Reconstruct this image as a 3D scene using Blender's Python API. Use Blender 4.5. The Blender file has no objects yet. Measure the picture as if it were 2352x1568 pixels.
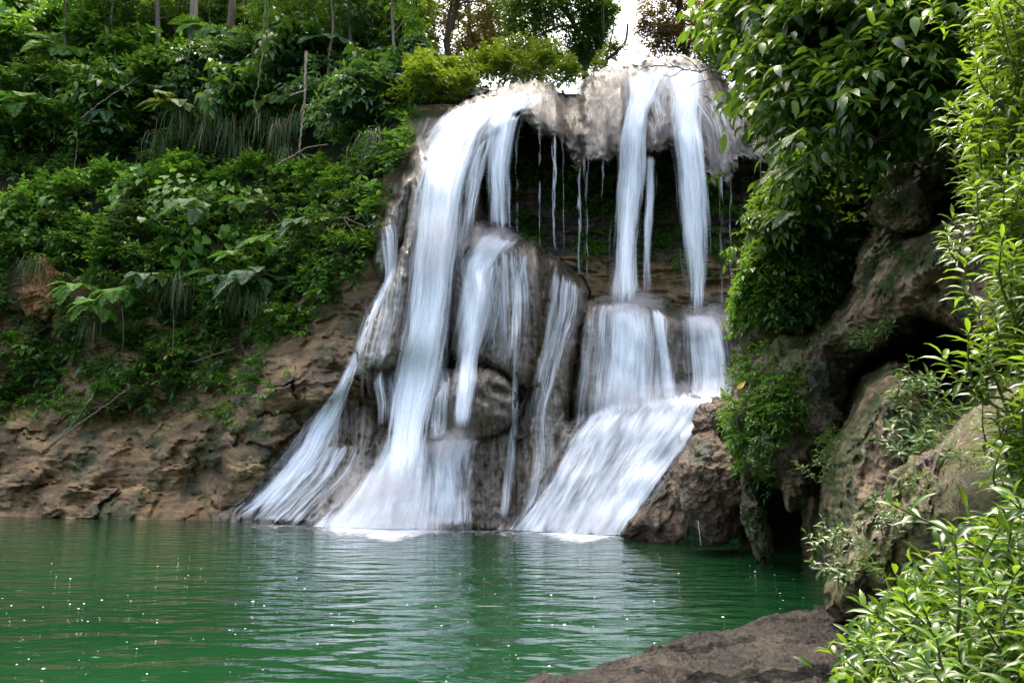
import bpy, math, random
import numpy as np
from mathutils import Vector, Matrix

rng = np.random.default_rng(7)
random.seed(7)
scene = bpy.context.scene
COL = scene.collection

# ------------------------------------------------------------------ camera
F = 1829.0                       # focal length for a 2352 px wide picture (28 mm lens)
CAM = np.array([0.0, 0.0, 1.6])
TH = math.atan((1080 - 784) / F)
CT, ST = math.cos(TH), math.sin(TH)


def rays(px, py):
    px = np.asarray(px, float); py = np.asarray(py, float)
    a = (px - 1176) / F; b = (784 - py) / F
    return np.stack([a, CT - ST * b, ST + CT * b], -1)


def at(px, py, Y):
    d = rays(px, py)
    return CAM + d * (np.asarray(Y, float) / d[..., 1])[..., None]


def waterY(px, py, z=0.0):
    d = rays(px, py)
    return d[..., 1] * (z - CAM[2]) / np.minimum(d[..., 2], -1e-3)


def V(p): return Vector((float(p[0]), float(p[1]), float(p[2])))


# ------------------------------------------------------------------ noise
_perm = np.random.default_rng(3).permutation(256)
_perm = np.concatenate([_perm, _perm, _perm])
_g = np.random.default_rng(4).normal(size=(256, 3)); _g /= np.linalg.norm(_g, axis=1)[:, None]


def perlin(P):
    P = np.asarray(P, float)
    i = np.floor(P).astype(int); f = P - i; i &= 255
    u = f * f * f * (f * (f * 6 - 15) + 10)
    out = 0
    for dx in (0, 1):
        for dy in (0, 1):
            for dz in (0, 1):
                h = _perm[_perm[_perm[i[..., 0] + dx] + i[..., 1] + dy] + i[..., 2] + dz]
                g = _g[h]
                d = f - np.array([dx, dy, dz])
                w = (u[..., 0] if dx else 1 - u[..., 0]) * (u[..., 1] if dy else 1 - u[..., 1]) * (u[..., 2] if dz else 1 - u[..., 2])
                out = out + w * (g * d).sum(-1)
    return out * 1.5


def fbm(P, o=4, lac=2.1, gain=0.5):
    s = 0; a = 1
    P = np.asarray(P, float)
    for k in range(o):
        s = s + a * perlin(P + 17.3 * k); P = P * lac; a *= gain
    return s


def ridged(P, o=4):
    s = 0; a = 1
    P = np.asarray(P, float)
    for k in range(o):
        s = s + a * (1 - 2 * np.abs(perlin(P + 9.1 * k))); P = P * 2.1; a *= 0.5
    return s


def sdist(poly, X, Y):
    """signed distance to a polygon, positive inside"""
    p = np.asarray(poly, float); q = np.roll(p, -1, 0)
    best = np.full(X.shape, 1e18); ins = np.zeros(X.shape, bool)
    for (ax, ay), (bx, by) in zip(p, q):
        ex, ey = bx - ax, by - ay
        t = np.clip(((X - ax) * ex + (Y - ay) * ey) / (ex * ex + ey * ey + 1e-9), 0, 1)
        best = np.minimum(best, (X - ax - t * ex) ** 2 + (Y - ay - t * ey) ** 2)
        c = (ay > Y) != (by > Y)
        xi = ax + (Y - ay) * ex / (ey if abs(ey) > 1e-9 else 1e-9)
        ins ^= c & (X < xi)
    d = np.sqrt(best)
    return np.where(ins, d, -d)


def segdist(a, b, X, Y):
    ex, ey = b[0] - a[0], b[1] - a[1]
    t = np.clip(((X - a[0]) * ex + (Y - a[1]) * ey) / (ex * ex + ey * ey), 0, 1)
    return np.sqrt((X - a[0] - t * ex) ** 2 + (Y - a[1] - t * ey) ** 2)


def sstep(a, b, x):
    t = np.clip((x - a) / (b - a), 0, 1)
    return t * t * (3 - 2 * t)


# ------------------------------------------------------------------ mesh helpers
def mesh_from(name, verts, faces, mats, smooth=True, attrs=None, uv=None, sharp=None):
    """faces: list of (k, n) int arrays, optionally paired with a material index"""
    me = bpy.data.meshes.new(name)
    verts = np.asarray(verts, np.float32).reshape(-1, 3)
    fl = [(f if isinstance(f, tuple) else (f, 0)) for f in faces]
    fl = [(np.asarray(f, np.int32), m) for f, m in fl if len(f)]
    loops = np.concatenate([f.ravel() for f, m in fl])
    tot = np.concatenate([np.full(len(f), f.shape[1], np.int32) for f, m in fl])
    start = np.concatenate([[0], np.cumsum(tot)[:-1]]).astype(np.int32)
    me.vertices.add(len(verts)); me.vertices.foreach_set('co', verts.ravel())
    me.loops.add(len(loops)); me.loops.foreach_set('vertex_index', loops)
    me.polygons.add(len(tot)); me.polygons.foreach_set('loop_start', start)
    me.polygons.foreach_set('loop_total', tot)
    if any(m for f, m in fl):
        me.polygons.foreach_set('material_index', np.concatenate([np.full(len(f), m, np.int32) for f, m in fl]))
    for k, a in (attrs or {}).items():
        at_ = me.attributes.new(k, 'FLOAT', 'POINT')
        at_.data.foreach_set('value', np.asarray(a, np.float32))
    if uv is not None:
        l = me.uv_layers.new(name='flow')
        l.data.foreach_set('uv', np.asarray(uv, np.float32)[loops].ravel())
    me.update(calc_edges=True)
    me.validate()
    if smooth:
        me.polygons.foreach_set('use_smooth', np.ones(len(me.polygons), bool))
        if sharp:
            me.set_sharp_from_angle(angle=math.radians(sharp))
    for m in (mats if isinstance(mats, (list, tuple)) else [mats]):
        me.materials.append(m)
    return me


def link(name, me, parent=None, **props):
    o = bpy.data.objects.new(name, me); COL.objects.link(o)
    if parent is not None: o.parent = parent
    for k, v in props.items(): o[k] = v
    return o


def thing(o, label, cat, group=None):
    o['label'] = label; o['category'] = cat; o['kind'] = 'thing'
    if group: o['group'] = group
    return o


def empty(name, loc):
    o = bpy.data.objects.new(name, None); COL.objects.link(o); o.location = V(loc)
    o.empty_display_size = 0.2
    return o


class MB:
    """collects verts and faces of one mesh"""
    def __init__(s): s.v = []; s.t = []; s.q = []; s.n = 0; s.r = []

    def add(s, v, tris=(), quads=(), r=None):
        v = np.asarray(v, float).reshape(-1, 3)
        s.v.append(v)
        if len(tris): s.t.append(np.asarray(tris) + s.n)
        if len(quads): s.q.append(np.asarray(quads) + s.n)
        s.r.append(np.broadcast_to(np.asarray(0.5 if r is None else r, float), (len(v),)))
        s.n += len(v)

    def mesh(s, name, mat, **k):
        fs = []
        if s.t: fs.append(np.concatenate(s.t))
        if s.q: fs.append(np.concatenate(s.q))
        return mesh_from(name, np.concatenate(s.v), fs, mat, attrs={'rnd': np.concatenate(s.r)}, **k)

    def tube(s, pts, rad, sides=6, r=None):
        pts = np.asarray(pts, float); n = len(pts)
        rad = np.broadcast_to(np.asarray(rad, float), (n,))
        tan = np.gradient(pts, axis=0); tan /= np.linalg.norm(tan, axis=1)[:, None] + 1e-9
        ref = np.array([0.31, 0.9, 0.2]) if abs(tan[0, 2]) > 0.5 else np.array([0, 0, 1.0])
        a = np.cross(tan, ref); a /= np.linalg.norm(a, axis=1)[:, None] + 1e-9
        b = np.cross(tan, a)
        th = np.linspace(0, 2 * math.pi, sides, endpoint=False)
        ring = a[:, None] * np.cos(th)[None, :, None] + b[:, None] * np.sin(th)[None, :, None]
        v = pts[:, None] + ring * rad[:, None, None]
        i = np.arange(n - 1)[:, None] * sides; j = np.arange(sides)[None]; j2 = (j + 1) % sides
        q = np.stack([i + j, i + j2, i + sides + j2, i + sides + j], -1).reshape(-1, 4)
        s.add(v.reshape(-1, 3), quads=q, r=r)


def smooth_path(pts, n=24):
    pts = np.asarray(pts, float)
    if len(pts) < 3:
        t = np.linspace(0, 1, n)[:, None]
        return pts[0] * (1 - t) + pts[-1] * t
    k = len(pts)
    P = np.concatenate([[2 * pts[0] - pts[1]], pts, [2 * pts[-1] - pts[-2]]])
    u = np.linspace(0, k - 1 - 1e-6, n); i = u.astype(int); f = (u - i)[:, None]
    p0, p1, p2, p3 = P[i], P[i + 1], P[i + 2], P[i + 3]
    return 0.5 * (2 * p1 + (p2 - p0) * f + (2 * p0 - 5 * p1 + 4 * p2 - p3) * f ** 2 + (3 * p1 - p0 - 3 * p2 + p3) * f ** 3)


# ------------------------------------------------------------------ materials
def newmat(name):
    m = bpy.data.materials.new(name); m.use_nodes = True
    nt = m.node_tree; nt.nodes.clear()
    return m, nt.nodes, nt.links


def node(N, typ, **kw):
    n = N.new(typ)
    for k, v in kw.items():
        if k.startswith('i_'):
            n.inputs[k[2:].replace('_', ' ')].default_value = v
        else:
            setattr(n, k, v)
    return n


def ramp(N, stops, interp='LINEAR'):
    r = N.new('ShaderNodeValToRGB'); e = r.color_ramp.elements; r.color_ramp.interpolation = interp
    while len(e) < len(stops): e.new(0.5)
    for el, (p, c) in zip(e, stops):
        el.position = p; el.color = (*c, 1) if len(c) == 3 else c
    return r


def leaf_mat(name, cols, rough=0.45, trans=0.35, tcol=(0.18, 0.34, 0.02), spec=0.28, clump=0.0):
    m, N, L = newmat(name)
    a = node(N, 'ShaderNodeAttribute', attribute_name='rnd')
    oi = node(N, 'ShaderNodeObjectInfo')
    mx = node(N, 'ShaderNodeMath', operation='MULTIPLY_ADD'); mx.inputs[1].default_value = 0.3; 
    L.new(oi.outputs['Random'], mx.inputs[0]); L.new(a.outputs['Fac'], mx.inputs[2])
    sb = node(N, 'ShaderNodeMath', operation='SUBTRACT'); sb.inputs[1].default_value = 0.15; L.new(mx.outputs[0], sb.inputs[0])
    k = len(cols)
    r = ramp(N, [(i / (k - 1), c) for i, c in enumerate(cols)]); L.new(sb.outputs[0], r.inputs[0])
    p = node(N, 'ShaderNodeBsdfPrincipled'); L.new(r.outputs[0], p.inputs['Base Color'])
    p.inputs['Roughness'].default_value = rough; p.inputs['Specular IOR Level'].default_value = spec
    t = node(N, 'ShaderNodeBsdfTranslucent')
    mc = node(N, 'ShaderNodeMix', data_type='RGBA'); mc.inputs[0].default_value = 0.5
    L.new(r.outputs[0], mc.inputs[6]); mc.inputs[7].default_value = (*tcol, 1); L.new(mc.outputs[2], t.inputs[0])
    s = node(N, 'ShaderNodeMixShader'); s.inputs[0].default_value = trans
    L.new(p.outputs[0], s.inputs[1]); L.new(t.outputs[0], s.inputs[2])
    o = node(N, 'ShaderNodeOutputMaterial'); L.new(s.outputs[0], o.inputs[0])
    return m


def rock_mat(name, cols, rough=(0.35, 0.7), stretch=(1, 1, 1), scale=1.2, bump=0.35, moss=None, moss_amt=0.5, bstretch=(1, 1, 1), bscale=9, spec=0.5, wetline=None, moss_scale=0.9, streak=None):
    m, N, L = newmat(name)
    tc = node(N, 'ShaderNodeTexCoord')
    mp = node(N, 'ShaderNodeMapping'); mp.inputs['Scale'].default_value = stretch; L.new(tc.outputs['Object'], mp.inputs[0])
    n1 = node(N, 'ShaderNodeTexNoise', i_Scale=scale, i_Detail=8.0, i_Roughness=0.62, i_Distortion=0.6); L.new(mp.outputs[0], n1.inputs['Vector'])
    k = len(cols)
    r = ramp(N, [(0.28 + 0.44 * i / (k - 1), c) for i, c in enumerate(cols)]); L.new(n1.outputs[0], r.inputs[0])
    col = r.outputs[0]
    # speckle
    n2 = node(N, 'ShaderNodeTexNoise', i_Scale=scale * 9, i_Detail=6.0, i_Roughness=0.7); L.new(mp.outputs[0], n2.inputs['Vector'])
    r2 = ramp(N, [(0.3, (0.28, 0.28, 0.28)), (0.7, (1.65, 1.6, 1.52))]); L.new(n2.outputs[0], r2.inputs[0])
    mu = node(N, 'ShaderNodeMix', data_type='RGBA', blend_type='MULTIPLY'); mu.inputs[0].default_value = 0.8
    L.new(col, mu.inputs[6]); L.new(r2.outputs[0], mu.inputs[7]); col = mu.outputs[2]
    if streak:
        mp3 = node(N, 'ShaderNodeMapping'); mp3.inputs['Scale'].default_value = (2.2, 2.2, 0.18); L.new(tc.outputs['Object'], mp3.inputs[0])
        n5 = node(N, 'ShaderNodeTexNoise', i_Scale=1.3, i_Detail=6.0, i_Roughness=0.6); L.new(mp3.outputs[0], n5.inputs['Vector'])
        for lo, hi, c in streak:
            rr = ramp(N, [(lo, (0, 0, 0)), (hi, (1, 1, 1))]); L.new(n5.outputs[0], rr.inputs[0])
            mk = node(N, 'ShaderNodeMix', data_type='RGBA'); L.new(rr.outputs[0], mk.inputs[0])
            L.new(col, mk.inputs[6]); mk.inputs[7].default_value = (*c, 1); col = mk.outputs[2]
    if moss:
        n3 = node(N, 'ShaderNodeTexNoise', i_Scale=moss_scale, i_Detail=7.0, i_Roughness=0.65); L.new(tc.outputs['Object'], n3.inputs['Vector'])
        rm = ramp(N, [(0.62 - moss_amt * 0.3, (0, 0, 0)), (0.70 - moss_amt * 0.3, (1, 1, 1))]); L.new(n3.outputs[0], rm.inputs[0])
        mm = node(N, 'ShaderNodeMix', data_type='RGBA'); L.new(rm.outputs[0], mm.inputs[0]); L.new(col, mm.inputs[6])
        n4 = node(N, 'ShaderNodeTexNoise', i_Scale=14.0, i_Detail=4.0); L.new(tc.outputs['Object'], n4.inputs['Vector'])
        r4 = ramp(N, [(0.35, tuple(c * 0.35 for c in moss)), (0.65, moss)]); L.new(n4.outputs[0], r4.inputs[0])
        L.new(r4.outputs[0], mm.inputs[7]); col = mm.outputs[2]
    p = node(N, 'ShaderNodeBsdfPrincipled'); L.new(col, p.inputs['Base Color'])
    p.inputs['Specular IOR Level'].default_value = spec
    mr = node(N, 'ShaderNodeMapRange'); mr.inputs[1].default_value = 0.3; mr.inputs[2].default_value = 0.7
    mr.inputs[3].default_value = rough[0]; mr.inputs[4].default_value = rough[1]
    L.new(n1.outputs[0], mr.inputs[0]); L.new(mr.outputs[0], p.inputs['Roughness'])
    mp2 = node(N, 'ShaderNodeMapping'); mp2.inputs['Scale'].default_value = bstretch; L.new(tc.outputs['Object'], mp2.inputs[0])
    nb = node(N, 'ShaderNodeTexNoise', i_Scale=bscale, i_Detail=8.0, i_Roughness=0.65, i_Distortion=0.4); L.new(mp2.outputs[0], nb.inputs['Vector'])
    b = node(N, 'ShaderNodeBump'); b.inputs['Strength'].default_value = bump; b.inputs['Distance'].default_value = 0.12
    L.new(nb.outputs[0], b.inputs['Height'])
    nv_ = node(N, 'ShaderNodeTexNoise', i_Scale=bscale * 3.3, i_Detail=5.0, i_Roughness=0.7); L.new(mp2.outputs[0], nv_.inputs['Vector'])
    bb = node(N, 'ShaderNodeBump'); bb.inputs['Strength'].default_value = min(1, bump * 1.1); bb.inputs['Distance'].default_value = 0.035
    L.new(nv_.outputs[0], bb.inputs['Height']); L.new(b.outputs[0], bb.inputs['Normal']); L.new(bb.outputs[0], p.inputs['Normal'])
    o = node(N, 'ShaderNodeOutputMaterial'); L.new(p.outputs[0], o.inputs[0])
    return m


def bark_mat(name, c1, c2):
    return rock_mat(name, [c1, c2], rough=(0.7, 0.9), stretch=(4, 4, 0.8), scale=3, bump=0.5, bscale=12, bstretch=(2, 2, 0.4))


def water_fall_mat(name, tint=(0.88, 0.935, 0.945), ku=15.0, kv=0.42, soft=0.46, gain=1.0):
    m, N, L = newmat(name)
    uv = node(N, 'ShaderNodeUVMap', uv_map='flow')
    de = node(N, 'ShaderNodeAttribute', attribute_name='dens')
    mp = node(N, 'ShaderNodeMapping'); mp.inputs['Scale'].default_value = (ku, kv, 1); L.new(uv.outputs[0], mp.inputs[0])
    n1 = node(N, 'ShaderNodeTexNoise', i_Scale=1.0, i_Detail=5.0, i_Roughness=0.62, i_Distortion=0.35); L.new(mp.outputs[0], n1.inputs['Vector'])
    mp2 = node(N, 'ShaderNodeMapping'); mp2.inputs['Scale'].default_value = (ku * 0.3, kv * 0.7, 1); L.new(uv.outputs[0], mp2.inputs[0])
    n2 = node(N, 'ShaderNodeTexNoise', i_Scale=1.0, i_Detail=3.0, i_Roughness=0.5); L.new(mp2.outputs[0], n2.inputs['Vector'])
    av = node(N, 'ShaderNodeMix', data_type='FLOAT'); av.inputs[0].default_value = 0.46
    L.new(n1.outputs[0], av.inputs[2]); L.new(n2.outputs[0], av.inputs[3])
    # alpha = smoothstep over (noise - (1-dens)*0.75 ...)
    iv = node(N, 'ShaderNodeMath', operation='MULTIPLY_ADD'); L.new(de.outputs['Fac'], iv.inputs[0]); iv.inputs[1].default_value = -0.52 * gain; iv.inputs[2].default_value = 0.80
    df = node(N, 'ShaderNodeMath', operation='SUBTRACT'); L.new(av.outputs[0], df.inputs[0]); L.new(iv.outputs[0], df.inputs[1])
    sm = node(N, 'ShaderNodeMapRange', interpolation_type='SMOOTHSTEP'); sm.inputs[1].default_value = -soft * 0.35; sm.inputs[2].default_value = soft * 0.65
    L.new(df.outputs[0], sm.inputs[0])
    mu = node(N, 'ShaderNodeMath', operation='MULTIPLY'); L.new(sm.outputs[0], mu.inputs[0])
    ms = node(N, 'ShaderNodeMapRange'); ms.inputs[1].default_value = 0.0; ms.inputs[2].default_value = 0.25; L.new(de.outputs['Fac'], ms.inputs[0])
    L.new(ms.outputs[0], mu.inputs[1])
    p = node(N, 'ShaderNodeBsdfPrincipled'); p.inputs['Base Color'].default_value = (*tint, 1); p.inputs['Roughness'].default_value = 0.45
    p.inputs['Specular IOR Level'].default_value = 0.3
    b = node(N, 'ShaderNodeBump'); b.inputs['Strength'].default_value = 0.5; b.inputs['Distance'].default_value = 0.05
    L.new(n1.outputs[0], b.inputs['Height']); L.new(b.outputs[0], p.inputs['Normal'])
    t = node(N, 'ShaderNodeBsdfTranslucent'); t.inputs[0].default_value = (*tint, 1)
    s = node(N, 'ShaderNodeMixShader'); s.inputs[0].default_value = 0.12; L.new(p.outputs[0], s.inputs[1]); L.new(t.outputs[0], s.inputs[2])
    tr = node(N, 'ShaderNodeBsdfTransparent')
    f = node(N, 'ShaderNodeMixShader'); L.new(mu.outputs[0], f.inputs[0]); L.new(tr.outputs[0], f.inputs[1]); L.new(s.outputs[0], f.inputs[2])
    o = node(N, 'ShaderNodeOutputMaterial'); L.new(f.outputs[0], o.inputs[0])
    return m


M = {}
M['travertine'] = rock_mat('wet_travertine', [(0.022, 0.017, 0.010), (0.080, 0.065, 0.044), (0.16, 0.14, 0.105), (0.29, 0.27, 0.225)],
                           rough=(0.15, 0.42), stretch=(1.9, 0.45, 0.32), scale=1.1, bump=0.5, bscale=5, bstretch=(2.6, 0.7, 0.5),
                           streak=[(0.54, 0.64, (0.055, 0.036, 0.014)), (0.63, 0.70, (0.06, 0.065, 0.014))], moss=(0.05, 0.07, 0.015), moss_amt=0.1)
M['strata'] = rock_mat('ochre_strata', [(0.026, 0.017, 0.008), (0.115, 0.070, 0.024), (0.22, 0.145, 0.058), (0.33, 0.245, 0.125)], rough=(0.45, 0.75), stretch=(0.5, 0.6, 1.6), scale=0.9,
                       bump=0.8, bscale=5, bstretch=(0.8, 1, 2.2), moss=(0.05, 0.06, 0.007), moss_amt=0.36, moss_scale=0.6)
M['boulder'] = rock_mat('tan_boulder', [(0.036, 0.023, 0.010), (0.16, 0.108, 0.054), (0.31, 0.225, 0.125), (0.42, 0.335, 0.215)], rough=(0.3, 0.65), scale=1.6, bump=0.7, bscale=7,
                        moss=(0.055, 0.075, 0.008), moss_amt=0.58, moss_scale=1.1)
M['boulder_wet'] = rock_mat('wet_brown_boulder', [(0.022, 0.014, 0.008), (0.085, 0.053, 0.028), (0.165, 0.112, 0.062), (0.25, 0.195, 0.13)], rough=(0.12, 0.35), scale=1.6, bump=0.8, bscale=11, moss=(0.03, 0.045, 0.012), moss_amt=.3, moss_scale=.9)
M['boulder_moss'] = rock_mat('mossy_boulder', [(0.030, 0.020, 0.010), (0.13, 0.090, 0.046), (0.27, 0.20, 0.115)], rough=(0.4, 0.8), scale=1.6, bump=0.8, bscale=8,
                             moss=(0.085, 0.10, 0.008), moss_amt=0.55, moss_scale=1.1)
M['near_rock'] = rock_mat('near_mossy_rock', [(0.036, 0.022, 0.012), (0.105, 0.068, 0.040), (0.18, 0.128, 0.084), (0.26, 0.20, 0.145)], rough=(0.35, 0.65), scale=1.8, bump=0.8, bscale=14,
                          moss=(0.10, 0.10, 0.008), moss_amt=0.7, moss_scale=1.5)
M['ledge'] = rock_mat('dark_wet_ledge', [(0.004, 0.0035, 0.0025), (0.013, 0.011, 0.008), (0.032, 0.027, 0.019), (0.07, 0.06, 0.044)], rough=(0.22, 0.62), scale=2.2, bump=1.0, bscale=9, spec=.22)
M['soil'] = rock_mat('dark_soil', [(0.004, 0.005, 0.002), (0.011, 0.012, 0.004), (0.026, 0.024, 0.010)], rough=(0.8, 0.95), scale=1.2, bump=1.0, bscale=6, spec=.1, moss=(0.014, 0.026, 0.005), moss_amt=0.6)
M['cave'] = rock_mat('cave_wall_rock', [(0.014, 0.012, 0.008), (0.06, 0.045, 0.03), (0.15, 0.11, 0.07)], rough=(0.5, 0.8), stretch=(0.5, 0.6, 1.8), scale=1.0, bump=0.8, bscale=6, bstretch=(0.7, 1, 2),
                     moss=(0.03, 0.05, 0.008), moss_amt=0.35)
M['leaf_deep'] = leaf_mat('deep_green_leaf', [(0.007, 0.025, 0.005), (0.020, 0.068, 0.010), (0.048, 0.135, 0.017), (0.10, 0.22, 0.026)])
M['leaf_fresh'] = leaf_mat('fresh_green_leaf', [(0.030, 0.10, 0.010), (0.06, 0.17, 0.016), (0.10, 0.24, 0.022), (0.16, 0.32, 0.032)], trans=0.4)
M['leaf_blue'] = leaf_mat('bluish_green_leaf', [(0.018, 0.055, 0.020), (0.040, 0.105, 0.040), (0.08, 0.17, 0.06), (0.14, 0.26, 0.10)], rough=0.4)
M['leaf_gold'] = leaf_mat('yellow_green_leaf', [(0.020, 0.055, 0.005), (0.042, 0.10, 0.007), (0.075, 0.145, 0.010), (0.12, 0.20, 0.015)], trans=0.42, tcol=(0.30, 0.40, 0.02))
M['leaf_brown'] = leaf_mat('olive_brown_leaf', [(0.035, 0.03, 0.010), (0.065, 0.055, 0.016), (0.09, 0.085, 0.02)], trans=0.4, tcol=(0.30, 0.22, 0.05))
M['leaf_glossy'] = leaf_mat('glossy_lance_leaf', [(0.012, 0.040, 0.004), (0.030, 0.088, 0.007), (0.060, 0.135, 0.009), (0.11, 0.19, 0.014)], rough=0.30, trans=0.42, tcol=(0.26, 0.40, 0.02), spec=0.38)
M['leaf_broad'] = leaf_mat('broad_bank_leaf', [(0.012, 0.032, 0.010), (0.03, 0.075, 0.012), (0.06, 0.125, 0.018), (0.11, 0.19, 0.026)], rough=0.34, trans=0.38, tcol=(0.22, 0.38, 0.02), spec=.35)
M['grass'] = leaf_mat('hanging_grass_blade', [(0.015, 0.05, 0.012), (0.035, 0.10, 0.022), (0.07, 0.16, 0.035)], rough=0.5, trans=0.3, spec=.25)
M['deadgrass'] = leaf_mat('dead_grass_blade', [(0.10, 0.065, 0.035), (0.19, 0.13, 0.07), (0.28, 0.21, 0.13)], rough=0.7, trans=0.2, tcol=(0.3, 0.2, 0.1))
M['bark'] = bark_mat('brown_bark', (0.06, 0.045, 0.03), (0.17, 0.13, 0.09))
M['bark_pale'] = bark_mat('pale_bark', (0.12, 0.10, 0.07), (0.32, 0.27, 0.19))
M['twig'] = bark_mat('dry_twig', (0.10, 0.075, 0.05), (0.25, 0.19, 0.13))
M['twig_dark'] = bark_mat('dark_twig', (0.012, 0.010, 0.008), (0.05, 0.04, 0.03))
M['vine'] = bark_mat('green_vine', (0.06, 0.09, 0.02), (0.16, 0.19, 0.05))
M['fall'] = water_fall_mat('falling_water')
M['film'] = water_fall_mat('thin_running_water', ku=18, kv=0.6, soft=0.46)
M['rapid'] = water_fall_mat('tumbling_water', ku=13, kv=0.9, soft=0.46)

# ------------------------------------------------------------------ the falls: relief of the rock
def interp(x, pts):
    p = np.asarray(pts, float)
    return np.interp(x, p[:, 0], p[:, 1])


LIP = [(955, 345), (985, 287), (1050, 242), (1100, 219), (1150, 201), (1230, 189), (1268, 193), (1286, 222), (1326, 226), (1338, 184), (1400, 156), (1480, 139),
       (1560, 133), (1605, 141), (1655, 166), (1695, 220), (1725, 290), (1790, 310), (1800, 385), (1700, 365), (1688, 395), (1672, 425), (1640, 428), (1612, 402),
       (1600, 370), (1545, 343), (1530, 351), (1492, 352), (1470, 340), (1440, 347), (1422, 354), (1397, 373), (1348, 370), (1337, 398), (1323, 392), (1311, 362),
       (1290, 330), (1283, 315), (1240, 312), (1216, 290), (1196, 263), (1180, 268), (1165, 300), (1118, 322), (1108, 340), (1100, 365), (1080, 430), (1062, 458),
       (1040, 490), (955, 490)]
CONE = [(958, 340), (1075, 430), (1062, 520), (1042, 640), (1032, 760), (1020, 835), (985, 850), (930, 835), (880, 852), (846, 868), (818, 858), (822, 800), (850, 720), (880, 660), (905, 618),
        (925, 560), (938, 470)]
FLANGE = [(960, 335), (944, 395), (905, 465), (884, 505), (868, 555), (861, 605), (876, 640), (893, 625), (915, 590), (950, 480), (1000, 380)]
APRON = [(470, 1205), (560, 1140), (620, 1080), (700, 980), (750, 900), (800, 845), (1020, 835), (1200, 840), (1310, 985), (1420, 950), (1430, 1280), (470, 1280)]
BUTT = [(1036, 470), (1062, 452), (1098, 505), (1150, 540), (1200, 556), (1230, 566), (1244, 592), (1256, 640), (1262, 760), (1245, 830), (1215, 900), (1185, 880), (1150, 858), (1100, 848), (1040, 825), (1030, 760), (1042, 600)]
PILLAR = [(1240, 600), (1262, 592), (1285, 600), (1330, 640), (1346, 672), (1340, 740), (1322, 840), (1312, 920), (1306, 1010), (1180, 1012), (1186, 950), (1215, 880), (1238, 760)]
LEDGE = [(1335, 694), (1385, 684), (1450, 692), (1510, 704), (1570, 712), (1650, 720), (1695, 734), (1780, 770), (1800, 1010), (1690, 1000), (1560, 990), (1480, 985), (1400, 1020), (1316, 1030), (1310, 900), (1326, 790)]
RAMP = [(1312, 985), (1400, 935), (1480, 902), (1560, 905), (1700, 915), (1720, 960), (1620, 1080), (1520, 1190), (1470, 1280), (1160, 1280), (1178, 1216), (1255, 1075)]


def wl(px):
    """waterline row of the falls' foot"""
    return interp(px, [(400, 1193), (480, 1196), (700, 1206), (900, 1214), (1200, 1218), (1420, 1229), (1700, 1245)])


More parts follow.
